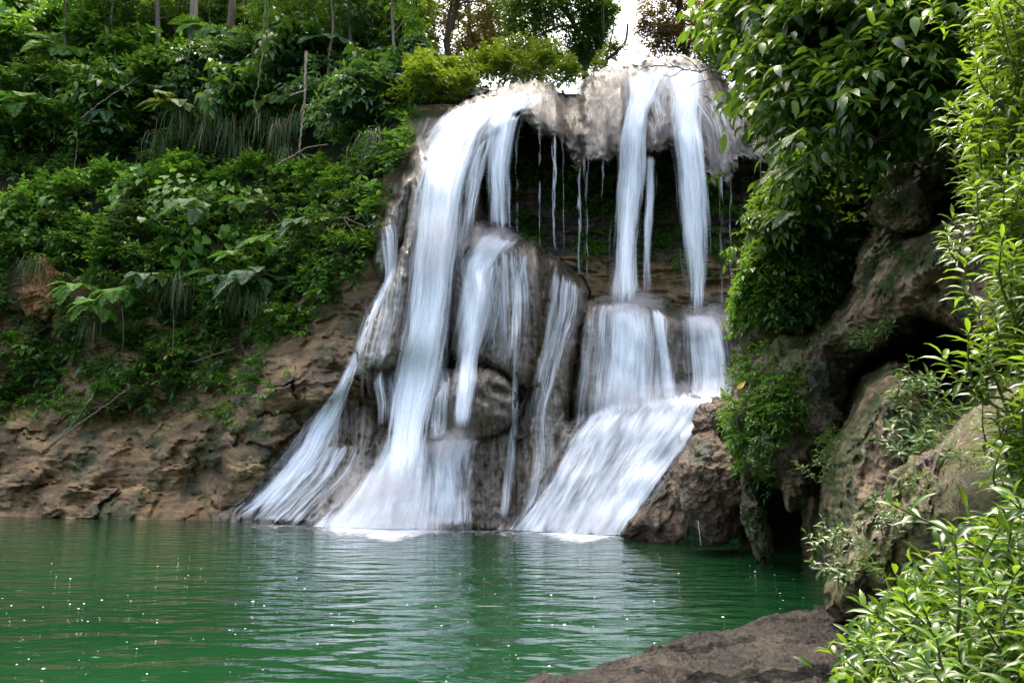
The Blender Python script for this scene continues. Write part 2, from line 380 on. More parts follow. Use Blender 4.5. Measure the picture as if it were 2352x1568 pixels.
def falls_layers(X, Y):
    D = {}
    def edge(poly, base, r, amt, side):
        d = sdist(poly, X, Y)
        e = np.clip(1 - d / r, 0, 1)
        return np.where(d > 0, base + amt * (1 - np.sqrt(np.maximum(1 - e * e, 0))), base + amt + side * (-d)), d
    wob = 10 * perlin(np.stack([X / 26, Y / 40, X * 0], -1)) + 5 * perlin(np.stack([X / 9, Y / 15, X * 0 + 3], -1))
    Xw, Yw = X, Y
    X, Y = X + wob * 0.5, Y + wob * 0.6
    back = interp(Y, [(200, 27.0), (480, 26.7), (570, 26.5), (600, 25.9), (640, 25.7), (690, 25.3), (730, 24.9), (800, 24.6)])
    back = back - 0.8 * np.exp(-((X - 1290) / 60) ** 2) * sstep(540, 600, Y) + interp(X, [(1000, 0.6), (1150, 0.3), (1250, 0), (1800, -0.6)])
    back = back + np.where(sdist([(1030, 250), (1100, 200), (1770, 250), (1800, 130), (2190, 130), (2190, 1271), (1700, 1271), (1690, 780), (1250, 780), (1060, 560)], X, Y) > 0, 0, 40)
    T = interp(X, [(950, 345), (985, 285), (1050, 240), (1100, 218), (1150, 200), (1230, 188), (1300, 215), (1335, 183), (1400, 155), (1480, 138), (1560, 132), (1605, 140), (1655, 165), (1695, 220), (1725, 290), (1790, 310)])
    B = interp(X, [(950, 560), (1060, 460), (1110, 335), (1200, 265), (1290, 330), (1336, 398), (1400, 372), (1470, 345), (1545, 343), (1640, 428), (1700, 370), (1790, 385)])
    s = np.clip((B - Y) / np.maximum(B - T, 20), 0, 1.1)
    lob = interp(X, [(950, 1.3), (1000, 0.35), (1080, 0.1), (1150, 0.0), (1240, -0.25), (1275, 0.1), (1300, 1.2), (1328, 0.9), (1345, 0.05), (1390, -0.25), (1425, 0.05), (1448, 0.55), (1475, 0.4), (1505, -0.2),
                    (1600, -0.45), (1680, -0.1), (1740, 0.8), (1790, 1.5)])
    Yt = Y; Y = Y + (9 * perlin(np.stack([X / 6.5, X * 0 + 2, X * 0], -1)) + 6 * perlin(np.stack([X / 17, X * 0 + 8, X * 0], -1))) * sstep(.35, .0, s)
    lip, dl = edge(LIP, 23.3 + 2.6 * s ** 2.3 + lob, 7, 0.15, 0.6)
    Y = Yt
    cone, dc = edge(CONE, interp(Y, [(330, 24.2), (430, 23.5), (600, 23.1), (850, 22.5)]) - 0.45 * np.exp(-((X - interp(Y, [(400, 955), (600, 930), (850, 895)])) / 22) ** 2)
                    + 0.3 * np.exp(-((X - interp(Y, [(600, 890), (850, 850)])) / 25) ** 2) * sstep(600, 700, Y), 34, 1.3, 0.06)
    fl, dfl = edge(FLANGE, 24.0 + 0 * X, 16, 0.5, 0.08)
    Wl = wl(Xw); Yb = waterY(Xw, Wl)
    kk = interp(X, [(480, 1.25), (620, 0.95), (760, 0.75), (1000, 0.62), (1400, 0.6)])
    h = (Wl - Y) / 100
    ap = Yb + np.where(h > 0, kk * h - 0.22 * np.maximum(h, 0) ** 0.5, 0.8 * h)
    st = sstep(990, 1012, Y + (X - 1000) * 0.05)
    ap = ap + (1 - st) * 0.55 * sstep(820, 900, X) * (1 - sstep(1150, 1250, X))
    ap = ap + 1.7 * np.exp(-(segdist((872, 890), (948, 950), X, Y) / 44) ** 2) + 1.2 * np.exp(-(segdist((1000, 880), (1045, 862), X, Y) / 26) ** 2)
    ap = ap + 0.5 * np.exp(-(segdist((1186, 1000), (1178, 1200), X, Y) / 16) ** 2)
    apr, da = edge(APRON, ap, 30, 0.5, 0.05)
    bt, db = edge(BUTT, interp(Y, [(440, 23.9), (560, 23.25), (700, 23.0), (860, 22.85)]) - 0.2 * np.exp(-((X - 1195) / 40) ** 2), 40, 0.9, 0.12)
    bt = bt + 0.18 * np.sin((X + 0.25 * Y) / 16.0) * sstep(560, 640, Y)
    pl, dp = edge(PILLAR, interp(Y, [(590, 23.7), (680, 23.35), (1000, 22.75)]), 24, 0.7, 0.12)
    pl = pl + 0.16 * np.sin((X + 0.22 * Y) / 12.0) + 1.5 * np.exp(-(segdist((1226, 905), (1196, 985), X, Y) / 11) ** 2)
    ro = np.sqrt(((X - 1092) / 96) ** 2 + ((Y - 925) / 80) ** 2)
    bo = np.where(ro < 1, 22.95 - 0.85 * np.sqrt(np.maximum(1 - ro ** 2.6, 0)), 22.95 + (ro - 1) * 8)
    bo = bo + 0.35 * np.exp(-(segdist((1128, 892), (1168, 905), X, Y) / 12) ** 2) + 0.15 * np.exp(-(segdist((1050, 880), (1170, 945), X, Y) / 14) ** 2)
    lg, dg = edge(LEDGE, interp(Y, [(690, 23.2), (760, 22.85), (930, 22.6), (1000, 22.9)]) - 0.2 * np.cos((X - 1460) / 60.0) - 0.2 * np.exp(-((X - 1620) / 40) ** 2), 40, 1.2, 0.12)
    h2 = (Wl - Y) / 100
    rp, dr = edge(RAMP, Yb + np.where(h2 > 0, 0.62 * h2 + 0.10 * np.sin(h2 * 5.5 + X / 90), 0.8 * h2) + 0.2 - 0.25 * np.exp(-((X - interp(Y, [(920, 1600), (1220, 1320)])) / 80) ** 2), 26, 0.5, 0.06)
    return dict(back=back, lip=lip, cone=cone, fl=fl, apr=apr, bt=bt, pl=pl, bo=bo, lg=lg, rp=rp), dl


GS = 3.0
gx = np.arange(440, 2170, GS); gy = np.arange(120, 1272, GS)
GX, GY = np.meshgrid(gx, gy)
lay, dl = falls_layers(GX, GY)
keys = list(lay)
stackY = np.stack([lay[k] for k in keys])
who = stackY.argmin(0)
REL = stackY.min(0)
Pw = at(GX, GY, np.minimum(REL, 30))
isback = (who == 0)
flute = 0.17 * perlin(np.stack([Pw[..., 0] * 2.3, Pw[..., 1] * 0.3, Pw[..., 2] * 0.28], -1)) + 0.10 * perlin(np.stack([Pw[..., 0] * 5.5, Pw[..., 1] * 0.5, Pw[..., 2] * 0.5 + 7], -1))
detail = 0.12 * fbm(Pw * np.array([2.6, .5, .45]), 5, gain=.58) + np.where(who == keys.index('lip'), .014, .05) * fbm(Pw * 2.6 + 9, 4, gain=.6)
stra = 0.22 * ridged(Pw * np.array([0.5, 0.5, 2.4]), 3)
lowf = (GY > 990) & ((who == keys.index('apr')) | (who == keys.index('rp')))
flu_amt = np.where(isback, 0.2, np.where(lowf, 0.45, np.where(who == keys.index('bo'), 0.25, 1.0)))
REL = REL - flute * flu_amt - detail * np.where(lowf, 1.7, 1.0) - np.where(isback, stra, 0)
skirt = np.where(who == keys.index('lip'), sstep(30, 0, dl) * 0.16 * (0.5 + fbm(Pw * 5.0, 3)), 0)
REL = REL + skirt


def relief(px, py):
    """depth of the rock at a pixel: the falls' cliff or the left bank, whichever is nearer"""
    r = frelief(px, py)
    return np.where(np.asarray(px) < 1000, np.minimum(r, lrelief(px, py)), r)


def frelief(px, py):
    """depth of the falls' rock at a pixel (bilinear)"""
    fx = np.clip((np.asarray(px, float) - gx[0]) / GS, 0, len(gx) - 1.001); fy = np.clip((np.asarray(py, float) - gy[0]) / GS, 0, len(gy) - 1.001)
    i = fx.astype(int); j = fy.astype(int); a = fx - i; b = fy - j
    return (REL[j, i] * (1 - a) + REL[j, i + 1] * a) * (1 - b) + (REL[j + 1, i] * (1 - a) + REL[j + 1, i + 1] * a) * b


def sheet(name, X, Y, D, valid, mat, mats2=None, sharp=50, **props):
    P = at(X, Y, D)
    ny, nx = X.shape
    idx = np.arange(nx * ny).reshape(ny, nx)
    q = np.stack([idx[:-1, :-1], idx[1:, :-1], idx[1:, 1:], idx[:-1, 1:]], -1)
    ok = valid[:-1, :-1] & valid[1:, :-1] & valid[1:, 1:] & valid[:-1, 1:]
    if mats2 is not None:
        w = mats2[:-1, :-1]
        fs = [(q[ok & (w == k)], k) for k in range(len(mat))]
    else:
        fs = [q[ok]]
    me = mesh_from(name, P.reshape(-1, 3), fs, mat, sharp=sharp)
    return link(name, me, **props)


valid = REL < 29.5
valid &= ~((GX < 955) & (GY < 345))
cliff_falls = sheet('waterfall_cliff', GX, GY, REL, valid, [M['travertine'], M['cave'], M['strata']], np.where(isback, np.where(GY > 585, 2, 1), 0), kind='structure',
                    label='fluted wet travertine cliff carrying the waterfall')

# ------------------------------------------------------------------ left bank
def tps(pts, X, Y):
    p = np.asarray(pts, float); s = 500.0
    c = p[:, :2] / s; n = len(c)
    r = np.linalg.norm(c[:, None] - c[None], axis=-1)
    K = np.where(r > 0, r * r * np.log(r + 1e-12), 0) + 1e-4 * np.eye(n)
    A = np.block([[K, np.ones((n, 1)), c], [np.ones((1, n)), np.zeros((1, 3))], [c.T, np.zeros((2, 3))]])
    w = np.linalg.solve(A, np.concatenate([p[:, 2], np.zeros(3)]))
    q = np.stack([X.ravel(), Y.ravel()], -1) / s
    out = np.zeros(len(q))
    for k in range(n):
        rr = ((q - c[k]) ** 2).sum(1)
        out += w[k] * 0.5 * rr * np.log(rr + 1e-12)
    out += w[n] + q @ w[n + 1:]
    return out.reshape(X.shape)


LB = []
for x in (-500, -250, 0, 250, 450):
    y0 = float(interp(x, [(-500, 1186), (0, 1186), (480, 1195)])); b = float(waterY(x, y0)) 
    b = b + 0.0
    for y, d in ((1240, -0.9), (1188, 0), (1090, 1.0), (1000, 1.7), (940, 2.6), (800, 3.1), (700, 3.5), (600, 3.9), (470, 4.6), (380, 6.6), (300, 7.1), (200, 8.6), (0, 13), (-150, 18)):
        LB.append((x, y, b + d))
LB += [(1090, 215, 28.3), (1090, 500, 28.5), (1090, 900, 26.5), (560, 1135, 25.6), (620, 1075, 25.4), (700, 975, 25.0), (600, 900, 26.4), (740, 860, 25.0), (650, 780, 27.0), (800, 790, 24.7), (800, 700, 25.2), (700, 650, 27.6), (850, 620, 25.0), (870, 520, 25.3), (760, 450, 28.0),
       (900, 440, 25.6), (930, 380, 25.9), (960, 330, 26.3), (800, 330, 29.5), (940, 270, 27.6), (1000, 230, 28.6), (850, 200, 32), (1000, 150, 33), (850, 0, 38), (1000, 0, 40), (1000, -150, 46),
       (1000, 420, 27.0), (1000, 700, 26.0), (900, 900, 25.0), (800, 1000, 25.4), (700, 1100, 26.0), (560, 1230, 26.2)]
lx = np.arange(-460, 1090, 4.0); ly = np.arange(-120, 1226, 4.0)
LX, LY = np.meshgrid(lx, ly)
LREL = tps(LB, LX, LY)
LP = at(LX, LY, LREL)
rockzone = sstep(600, 740, LY)
tz = LP[..., 2] + 0.45 * fbm(LP * np.array([0.28, 0.28, 0.12]), 3) + 0.07 * LP[..., 0] + 0.10 * fbm(LP * np.array([1.1, 1.1, .5]), 3)
def beds(h, seed, amp, cut):
    """bedding planes: every layer sticks out by its own amount, broken along its length"""
    kf = tz / h; ki = np.floor(kf); fr_ = kf - ki
    def out_(k_): return perlin(np.stack([LP[..., 0] * .28 + k_ * 7.31, k_ * 3.77 + seed, LP[..., 0] * 0], -1)) + .6 * perlin(np.stack([LP[..., 0] * 1.6 + k_ * 5.1, k_ * 1.9 + seed, LP[..., 0] * 0 + 3], -1))
    w_ = sstep(1 - cut, 1, fr_)
    crack = np.exp(-(np.minimum(fr_, 1 - fr_) * h / .045) ** 2)
    return amp * (out_(ki) * (1 - w_) + out_(ki + 1) * w_) - .10 * crack
def worley(A, B, seed=0):
    i0 = np.floor(A).astype(int); j0 = np.floor(B).astype(int); d1 = np.full(A.shape, 9.0); d2 = d1.copy(); cid = np.zeros(A.shape)
    for di in (-1, 0, 1):
        for dj in (-1, 0, 1):
            h = _perm[(_perm[(i0 + di + seed) & 255] + j0 + dj) & 255]; jx_ = _g[h]
            d = np.hypot(i0 + di + .5 + .45 * jx_[..., 0] - A, j0 + dj + .5 + .45 * jx_[..., 1] - B)
            nw = d < d1; d2 = np.where(nw, d1, np.minimum(d2, d)); cid = np.where(nw, jx_[..., 2], cid); d1 = np.minimum(d1, d)
    return d2 - d1, cid
wx = LP[..., 0] + .45 * fbm(LP * .9 + 2, 3); wz = tz + .12 * fbm(LP * np.array([1.5, 1.5, 1.5]) + 8, 3)
e1, c1 = worley(wx * .42, wz * 1.0, 3); e2, c2 = worley(wx * 1.1 + 3, wz * 2.3, 9)
blocks = (.34 * c1 * sstep(0, .12, e1) + .13 * c2 * sstep(0, .15, e2) - .10 * np.exp(-(e1 / .05) ** 2) - .05 * np.exp(-(e2 / .06) ** 2))
LREL = LREL - blocks * rockzone * sstep(1212, 1180, LY)
LREL = LREL - .55 * (beds(1.05, 1, .34, .10) + beds(.37, 5, .07, .2)) * rockzone * sstep(1212, 1180, LY)
LREL = LREL - 0.75 * fbm(LP * np.array([0.36, 0.36, 0.45]), 3) * (0.5 + 0.5 * rockzone) * sstep(1215, 1150, LY) - 0.085 * fbm(LP * np.array([2.6, 2.6, 3.4]) + 5, 5, gain=.58) * rockzone
LREL = LREL + 0.9 * np.exp(-(segdist((60, 360), (760, 330), LX, LY) / 60) ** 2)


def lrelief(px, py):
    fx = np.clip((np.asarray(px, float) - lx[0]) / 4, 0, len(lx) - 1.001); fy = np.clip((np.asarray(py, float) - ly[0]) / 4, 0, len(ly) - 1.001)
    i = fx.astype(int); j = fy.astype(int); a = fx - i; b = fy - j
    return (LREL[j, i] * (1 - a) + LREL[j, i + 1] * a) * (1 - b) + (LREL[j + 1, i] * (1 - a) + LREL[j + 1, i + 1] * a) * b


topl = interp(LX, [(-500, -200), (850, -200), (900, 120), (960, 190), (1040, 190), (1090, 205)])
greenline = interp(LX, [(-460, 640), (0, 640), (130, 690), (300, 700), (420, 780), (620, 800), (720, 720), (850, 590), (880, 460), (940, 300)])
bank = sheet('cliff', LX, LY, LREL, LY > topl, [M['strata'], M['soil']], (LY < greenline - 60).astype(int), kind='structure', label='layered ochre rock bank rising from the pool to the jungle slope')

# plateau behind the lip, hidden from below but the ground the trees stand on
def grid_ground(name, x0, x1, y0, y1, zf, mat, n=60, **props):
    xs = np.linspace(x0, x1, n); ys = np.linspace(y0, y1, n); XX, YY = np.meshgrid(xs, ys)
    Z = zf(XX, YY); idx = np.arange(n * n).reshape(n, n)
    q = np.stack([idx[:-1, :-1], idx[:-1, 1:], idx[1:, 1:], idx[1:, :-1]], -1).reshape(-1, 4)
    return link(name, mesh_from(name, np.stack([XX, YY, Z], -1).reshape(-1, 3), [q], mat), **props)


def platz(X, Y):
    return 11.3 + 0.20 * (Y - 26) + 0.5 * perlin(np.stack([X * .2, Y * .2, X * 0], -1)) + 1.0 * sstep(2, 6, X) - 0.1 * (X > 9) * (X - 9)


grid_ground('ground', -6, 40, 27.2, 75, platz, M['soil'], kind='structure', label='dark forest floor on the plateau above the falls')

# ------------------------------------------------------------------ water
def water_mat():
    m, N, L = newmat('green_pool_water')
    tc = node(N, 'ShaderNodeTexCoord')
    p = node(N, 'ShaderNodeBsdfPrincipled')
    nc = node(N, 'ShaderNodeTexNoise', i_Scale=0.18, i_Detail=3.0); L.new(tc.outputs['Object'], nc.inputs['Vector'])
    rc = ramp(N, [(0.35, (0.0024, 0.018, 0.0055)), (0.65, (0.005, 0.028, 0.009))]); L.new(nc.outputs[0], rc.inputs[0])
    L.new(rc.outputs[0], p.inputs['Base Color'])
    p.inputs['Roughness'].default_value = 0.06; p.inputs['IOR'].default_value = 1.33; p.inputs['Specular IOR Level'].default_value = 0.5
    mp = node(N, 'ShaderNodeMapping'); mp.inputs['Scale'].default_value = (0.8, 1.6, 1); L.new(tc.outputs['Object'], mp.inputs[0])
    n1 = node(N, 'ShaderNodeTexNoise', i_Scale=1.25, i_Detail=1.0, i_Roughness=0.45, i_Distortion=0.7); L.new(mp.outputs[0], n1.inputs['Vector'])
    n2 = node(N, 'ShaderNodeTexNoise', i_Scale=4.6, i_Detail=1.5, i_Roughness=0.5, i_Distortion=0.3); L.new(mp.outputs[0], n2.inputs['Vector'])
    b1 = node(N, 'ShaderNodeBump'); b1.inputs['Strength'].default_value = 1.0; b1.inputs['Distance'].default_value = 0.09; L.new(n1.outputs[0], b1.inputs['Height'])
    b2 = node(N, 'ShaderNodeBump'); b2.inputs['Strength'].default_value = 1.0; b2.inputs['Distance'].default_value = 0.02; L.new(n2.outputs[0], b2.inputs['Height']); L.new(b1.outputs[0], b2.inputs['Normal'])
    L.new(b2.outputs[0], p.inputs['Normal'])
    o = node(N, 'ShaderNodeOutputMaterial'); L.new(p.outputs[0], o.inputs[0])
    return m


M['pool'] = water_mat()
grid_ground('water', -45, 40, -12, 34, lambda X, Y: X * 0, M['pool'], n=40, kind='structure', label='rippled jade green pool below the falls')

# ------------------------------------------------------------------ streams
def stream(name, secs, label, mat='fall', nu=28, nv=90, layers=3, hug=0.10, bulge=0.12, edge=0.42, grow=0.10, fade=0.07, broken=0.0, cat='waterfall', group='streams of the waterfall', gap=0.07, seed=0):
    """secs: (left px,py), (right px,py), depth or None to follow the rock, density"""
    secs = [(s + (0.8,)) if len(s) == 3 else s for s in secs]
    Lp = smooth_path([s[0] for s in secs], nv); Rp = smooth_path([s[1] for s in secs], nv)
    wv = Rp - Lp; Lp = Lp - wv * grow; Rp = Rp + wv * grow
    k = len(secs) - 1
    t = np.linspace(0, k, nv)
    dens = np.interp(t, range(k + 1), [s[3] for s in secs])
    free = np.interp(t, range(k + 1), [0.0 if s[2] is None else 1.0 for s in secs])
    yv = [s[2] for s in secs]
    good = [i for i in range(k + 1) if yv[i] is not None]
    Yf = np.interp(t, good, [yv[i] for i in good]) if good else np.zeros(nv)
    u = np.linspace(0, 1, nu)
    PX = Lp[:, None, 0] * (1 - u) + Rp[:, None, 0] * u
    PY = Lp[:, None, 1] * (1 - u) + Rp[:, None, 1] * u
    mbv, mbf, uvs, dn, n0 = [], [], [], [], 0
    halo = layers > 1
    for l in range(layers + halo):
        if l == layers:                                  # outermost: a wide thin veil of spray
            PX = PX + (u - .5)[None] * (PX[:, -1:] - PX[:, :1]) * .45
        rl = relief(PX, PY)
        # light smoothing of the rock under the water along the flow
        for _ in range(3):
            rl = np.minimum(rl, (np.roll(rl, 1, 0) + np.roll(rl, -1, 0) + rl) / 3) if False else rl
            r2 = rl.copy(); r2[1:-1] = (rl[:-2] + rl[2:] + 2 * rl[1:-1]) / 4; rl = r2
        b = bulge * (1 - (2 * u - 1) ** 2)[None]
        hugY = rl - hug - gap * l - b * 0.4
        D = hugY.copy()
        if good:
            i0, i1 = good[0], good[-1]
            r0 = int(np.searchsorted(t, max(i0 - 1, 0))); r1 = int(min(nv - 1, np.searchsorted(t, i1)))
            anc = hugY[max(0, r0 - 8):r0 + 1].min(0) if i0 > 0 else np.full(nu, yv[0]) - gap * l
            for _ in range(4): anc[1:-1] = (anc[:-2] + 2 * anc[1:-1] + anc[2:]) / 4
            q = sstep(0, 1, (np.arange(nv) - r0) / max(1, (r1 - r0)))[:, None]
            fr = anc[None] * (1 - q) + (Yf[:, None] - b - gap * l) * q
            rows_ = np.arange(nv)
            inn = ((rows_ >= r0) & (rows_ <= r1))[:, None]
            D = np.where(inn, np.minimum(fr, hugY), D)
            if r1 < nv - 1:
                r2_ = int(min(nv - 1, np.searchsorted(t, min(i1 + 1, k))))
                m_ = np.clip((rows_ - r1) / max(1, r2_ - r1), 0, 1)[:, None]
                tail = (rows_ > r1)[:, None]
                D = np.where(tail, np.minimum(fr[r1][None], hugY) * (1 - m_) + hugY * m_, D)
        D0 = D.copy()
        for _ in range(14): D[1:-1] = (D[:-2] + 2 * D[1:-1] + D[2:]) / 4
        D = np.minimum(D, np.maximum(rl - .03 - .02 * l, D0))
        jx = 3.0 * perlin(np.stack([PX / 30 + 9 * l + seed, PY / 70, PX * 0], -1)) + 2.0 * perlin(np.stack([PX / 9 + 9 * l + seed, PY / 45, PX * 0 + 4], -1))
        P = at(PX + jx, PY, D)
        P[..., 2] = np.maximum(P[..., 2], 0.012 + 0.006 * l)
        du = np.linalg.norm(P[:, -1] - P[:, 0], axis=1)
        mid = P[:, nu // 2]
        sv = np.concatenate([[0], np.cumsum(np.linalg.norm(np.diff(mid, axis=0), axis=1))])
        w0 = du.mean()
        U = np.broadcast_to((u[None] - 0.5) * (0.35 * du[:, None] + 0.65 * w0), (nv, nu)) + 13.7 * l + seed * 5.1
        Vv = np.broadcast_to(sv[:, None], (nv, nu)) + 3.3 * l
        ed = np.minimum(1, np.minimum(u, 1 - u) / edge)[None] ** 0.7
        en = np.clip(ed + 0.45 * perlin(np.stack([U * 4, Vv * 0.35, U * 0 + l], -1)) * (ed < 1), 0, 1)
        en = en * np.minimum(1, np.minimum(u, 1 - u) / 0.04)[None]
        tv = np.linspace(0, 1, nv); endn = 0.06 * perlin(np.stack([u * 12 * max(.3, w0) + seed, u * 0 + l, u * 0], -1))[None]; endf = np.clip((tv[:, None] + endn) / .06, 0, 1) * np.clip((1 - tv[:, None] + endn) / fade, 0, 1)
        d = dens[:, None] * en * endf * (1.0 if l == 0 else 0.8 if l < layers else 0.44)
        if broken: d = d * (1 - broken * sstep(-.1, .5, perlin(np.stack([U * 9, Vv * 1.6, U * 0 + seed], -1)) * 2))
        idx = n0 + np.arange(nv * nu).reshape(nv, nu)
        mbf.append(np.stack([idx[:-1, :-1], idx[1:, :-1], idx[1:, 1:], idx[:-1, 1:]], -1).reshape(-1, 4))
        mbv.append(P.reshape(-1, 3)); uvs.append(np.stack([U, Vv], -1).reshape(-1, 2)); dn.append(d.ravel()); n0 += nv * nu
    me = mesh_from(name, np.concatenate(mbv), [np.concatenate(mbf)], M[mat], attrs={'dens': np.concatenate(dn)}, uv=np.concatenate(uvs))
    o = link(name, me)
    return thing(o, label, cat, group)


N_ = None
stream('waterfall_stream', [((1080, 226), (1272, 192), N_, 0.82), ((1000, 274), (1210, 222), N_, 0.98), ((978, 330), (1132, 280), N_, 1.06), ((968, 400), (1094, 350), N_, 1.16), ((962, 480), (1066, 430), 23.1, 1.22), ((950, 600), (1050, 560), 22.85, 1.22),
        ((934, 730), (1036, 700), 22.6, 1.22), ((912, 850), (1016, 830), 22.35, 1.22), ((896, 960), (986, 960), 22.15, 1.28), ((886, 1040), (978, 1040), 21.9, 1.28), ((872, 1100), (976, 1100), 21.5, 1.1), ((850, 1150), (976, 1150), 21.2, .8)],
       'broadest thick white stream plunging from the left lip to the pool', layers=3, nu=44, nv=150, edge=.36, grow=.08, fade=.3, seed=1, bulge=.25)
stream('waterfall_splash', [((890, 985), (985, 985), N_, 0.89), ((880, 1035), (985, 1035), N_, 1.34), ((850, 1085), (985, 1080), N_, 1.42), ((800, 1150), (990, 1150), N_, 1.49), ((735, 1203), (1000, 1210), N_, 1.49), ((715, 1212), (1010, 1218), N_, 1.34)],
       'white splash fanning over the foot rocks below the broadest stream', mat='rapid', layers=3, nu=40, nv=60, hug=.22, seed=2, bulge=.5)
stream('water_veil', [((962, 335), (1100, 235), N_, 0.64), ((960, 400), (1060, 330), N_, 0.79), ((945, 480), (1030, 420), N_, 0.64), ((930, 600), (1000, 560), N_, 0.58), ((915, 760), (960, 740), N_, 0.32)],
       'thin lacy veil over the grey rock at the left end of the lip', mat='film', layers=2, nu=40, nv=90, seed=3, cat='waterfall')
stream('water_veil', [((1140, 232), (1280, 205), N_, 0.7), ((1120, 262), (1268, 232), N_, 0.62), ((1090, 310), (1200, 262), N_, 0.5), ((1075, 360), (1115, 330), N_, 0.5)],
       'foaming sheet over the brow right of the broadest stream', mat='film', layers=2, nu=44, nv=60, seed=4, cat='waterfall')
stream('waterfall_stream', [((1140, 245), (1225, 238), N_, 1.1), ((1126, 275), (1200, 262), N_, 1.1), ((1121, 310), (1186, 300), 23.0, 1.0), ((1117, 380), (1173, 380), 23.0, 0.9), ((1120, 460), (1171, 460), 23.1, 0.81), ((1124, 535), (1172, 535), 23.2, 0.67)],
       'see-through curtain falling into the dark grotto beside the broadest stream', layers=2, nu=30, nv=90, seed=5)
stream('waterfall_cascade', [((1105, 525), (1210, 545), N_, 0.98), ((1085, 565), (1165, 575), N_, 1.04), ((1062, 610), (1130, 625), N_, 0.98), ((1064, 670), (1122, 675), N_, 1.04), ((1060, 740), (1112, 745), N_, 1.12), ((1055, 810), (1100, 815), 22.65, 1.12),
        ((1047, 890), (1090, 890), 22.2, 1.07), ((1040, 1000), (1078, 1000), 21.95, 0.98)],
       'cascade tumbling off the round shoulder and narrowing before the round boulder', layers=3, nu=26, nv=110, seed=6)
stream('waterfall_splash', [((985, 1005), (1100, 1005), N_, 0.98), ((975, 1060), (1085, 1060), N_, 0.98), ((985, 1130), (1075, 1130), N_, 0.92), ((970, 1212), (1080, 1214), N_, 0.98)],
       'white wash over the step under the round boulder', mat='rapid', layers=2, nu=30, nv=60, seed=7)
stream('water_veil', [((1040, 600), (1200, 590), N_, 0.54), ((1030, 700), (1180, 690), N_, 0.64), ((1025, 800), (1130, 810), N_, 0.64), ((1020, 850), (1060, 850), N_, 0.45)],
       'thin film veiling the rock between broadest stream and narrow cascade', mat='film', layers=1, nu=50, nv=80, seed=8)
stream('water_veil', [((1262, 600), (1340, 650), N_, 0.67), ((1250, 700), (1335, 720), N_, 0.7), ((1230, 820), (1300, 840), N_, 0.61), ((1200, 960), (1280, 960), N_, 0.51), ((1190, 1080), (1290, 1080), N_, 0.51), ((1170, 1200), (1240, 1205), N_, 0.58)],
       'glistening trickles down the tall fluted brown pillar', mat='film', layers=1, nu=50, nv=110, seed=9)
stream('water_trickle', [((1180, 560), (1225, 570), N_, 0.58), ((1175, 640), (1205, 645), N_, 0.7), ((1165, 760), (1195, 760), N_, 0.58), ((1170, 900), (1195, 910), N_, 0.7), ((1165, 1000), (1190, 1000), N_, 0.77), ((1150, 1120), (1180, 1120), N_, 0.79), ((1140, 1205), (1175, 1210), N_, 0.77)],
       'narrow trickle running past the right side of the round boulder', mat='film', layers=1, nu=20, nv=110, seed=10)
stream('water_veil', [((1092, 330), (1140, 300), N_, .6), ((1070, 380), (1118, 360), 23.0, .72), ((1058, 460), (1104, 450), 23.0, .66), ((1050, 560), (1085, 550), 22.95, .5), ((1046, 640), (1070, 640), 22.9, .3)],
       'hanging threads along the right side of the broadest stream', mat='film', layers=2, nu=36, nv=80, seed=36)
stream('water_veil', [((1420, 700), (1560, 706), N_, .6), ((1400, 800), (1570, 800), N_, .7), ((1380, 900), (1580, 900), N_, .66), ((1370, 960), (1590, 940), N_, .6)],
       'thin film over the rock between the two sheets of the middle ledge', mat='film', layers=1, nu=50, nv=60, seed=37)
stream('water_veil', [((1090, 560), (1230, 580), N_, .55), ((1100, 660), (1235, 680), N_, .6), ((1110, 780), (1225, 790), N_, .52), ((1120, 850), (1190, 860), N_, .4)],
       'glistening film over the round shoulder right of the cascade', mat='film', layers=1, nu=50, nv=70, seed=38)
stream('water_veil', [((880, 640), (940, 560), N_, .4), ((850, 740), (925, 700), N_, .6), ((828, 820), (905, 800), N_, .55), ((822, 855), (890, 850), N_, .4)],
       'trickles down the green draped cone left of the broadest stream', mat='film', layers=1, nu=36, nv=60, seed=39)
# drips from the lip
for k, (a, b, y0, y1, dd, lab) in enumerate([(1233, 1243, 305, 578, .42, 'short forked drip under the knobbly brow'), (1266, 1278, 305, 592, .5, 'long thin drip from the knobbly brow into the grotto'),
                                            (1324, 1336, 388, 640, .5, 'drip from the tip of the pointed tongue of rock'), (1289, 1296, 332, 600, .38, 'faint drip between knobbly brow and pointed tongue'),
                                            (1340, 1352, 376, 655, .36, 'second hair-thin drip beside the pointed tongue'), (1648, 1662, 425, 722, .36, 'faint threads under the rightmost tongue of rock'),
                                            (1738, 1752, 390, 760, .36, 'faint threads beside the hanging mossy outcrop'), (1672, 1681, 420, 724, .34, 'hair-thin drip nearest the hanging mossy outcrop'),
                                            (1180, 1192, 285, 548, .4, 'hair-thin drips at the inner edge of the curtain'), (1380, 1388, 372, 686, .32, 'lone hair-thin drip under the middle tongue of rock')]):
    stream('water_drip', [((a - 2, y0 - 22), (b + 2, y0 - 22), N_, dd * 1.1), ((a, y0), (b, y0), 23.25, dd * 1.35), ((a + 3, (y0 + y1) / 2), (b, (y0 + y1) / 2), 23.3, dd * 1.3), ((a + 4, y1), (b, y1), 23.35, dd * 1.1)],
           lab, mat='film', layers=1, nu=14, nv=60, fade=.06, broken=.6, seed=20 + k, group='drips below the lip', edge=.3)
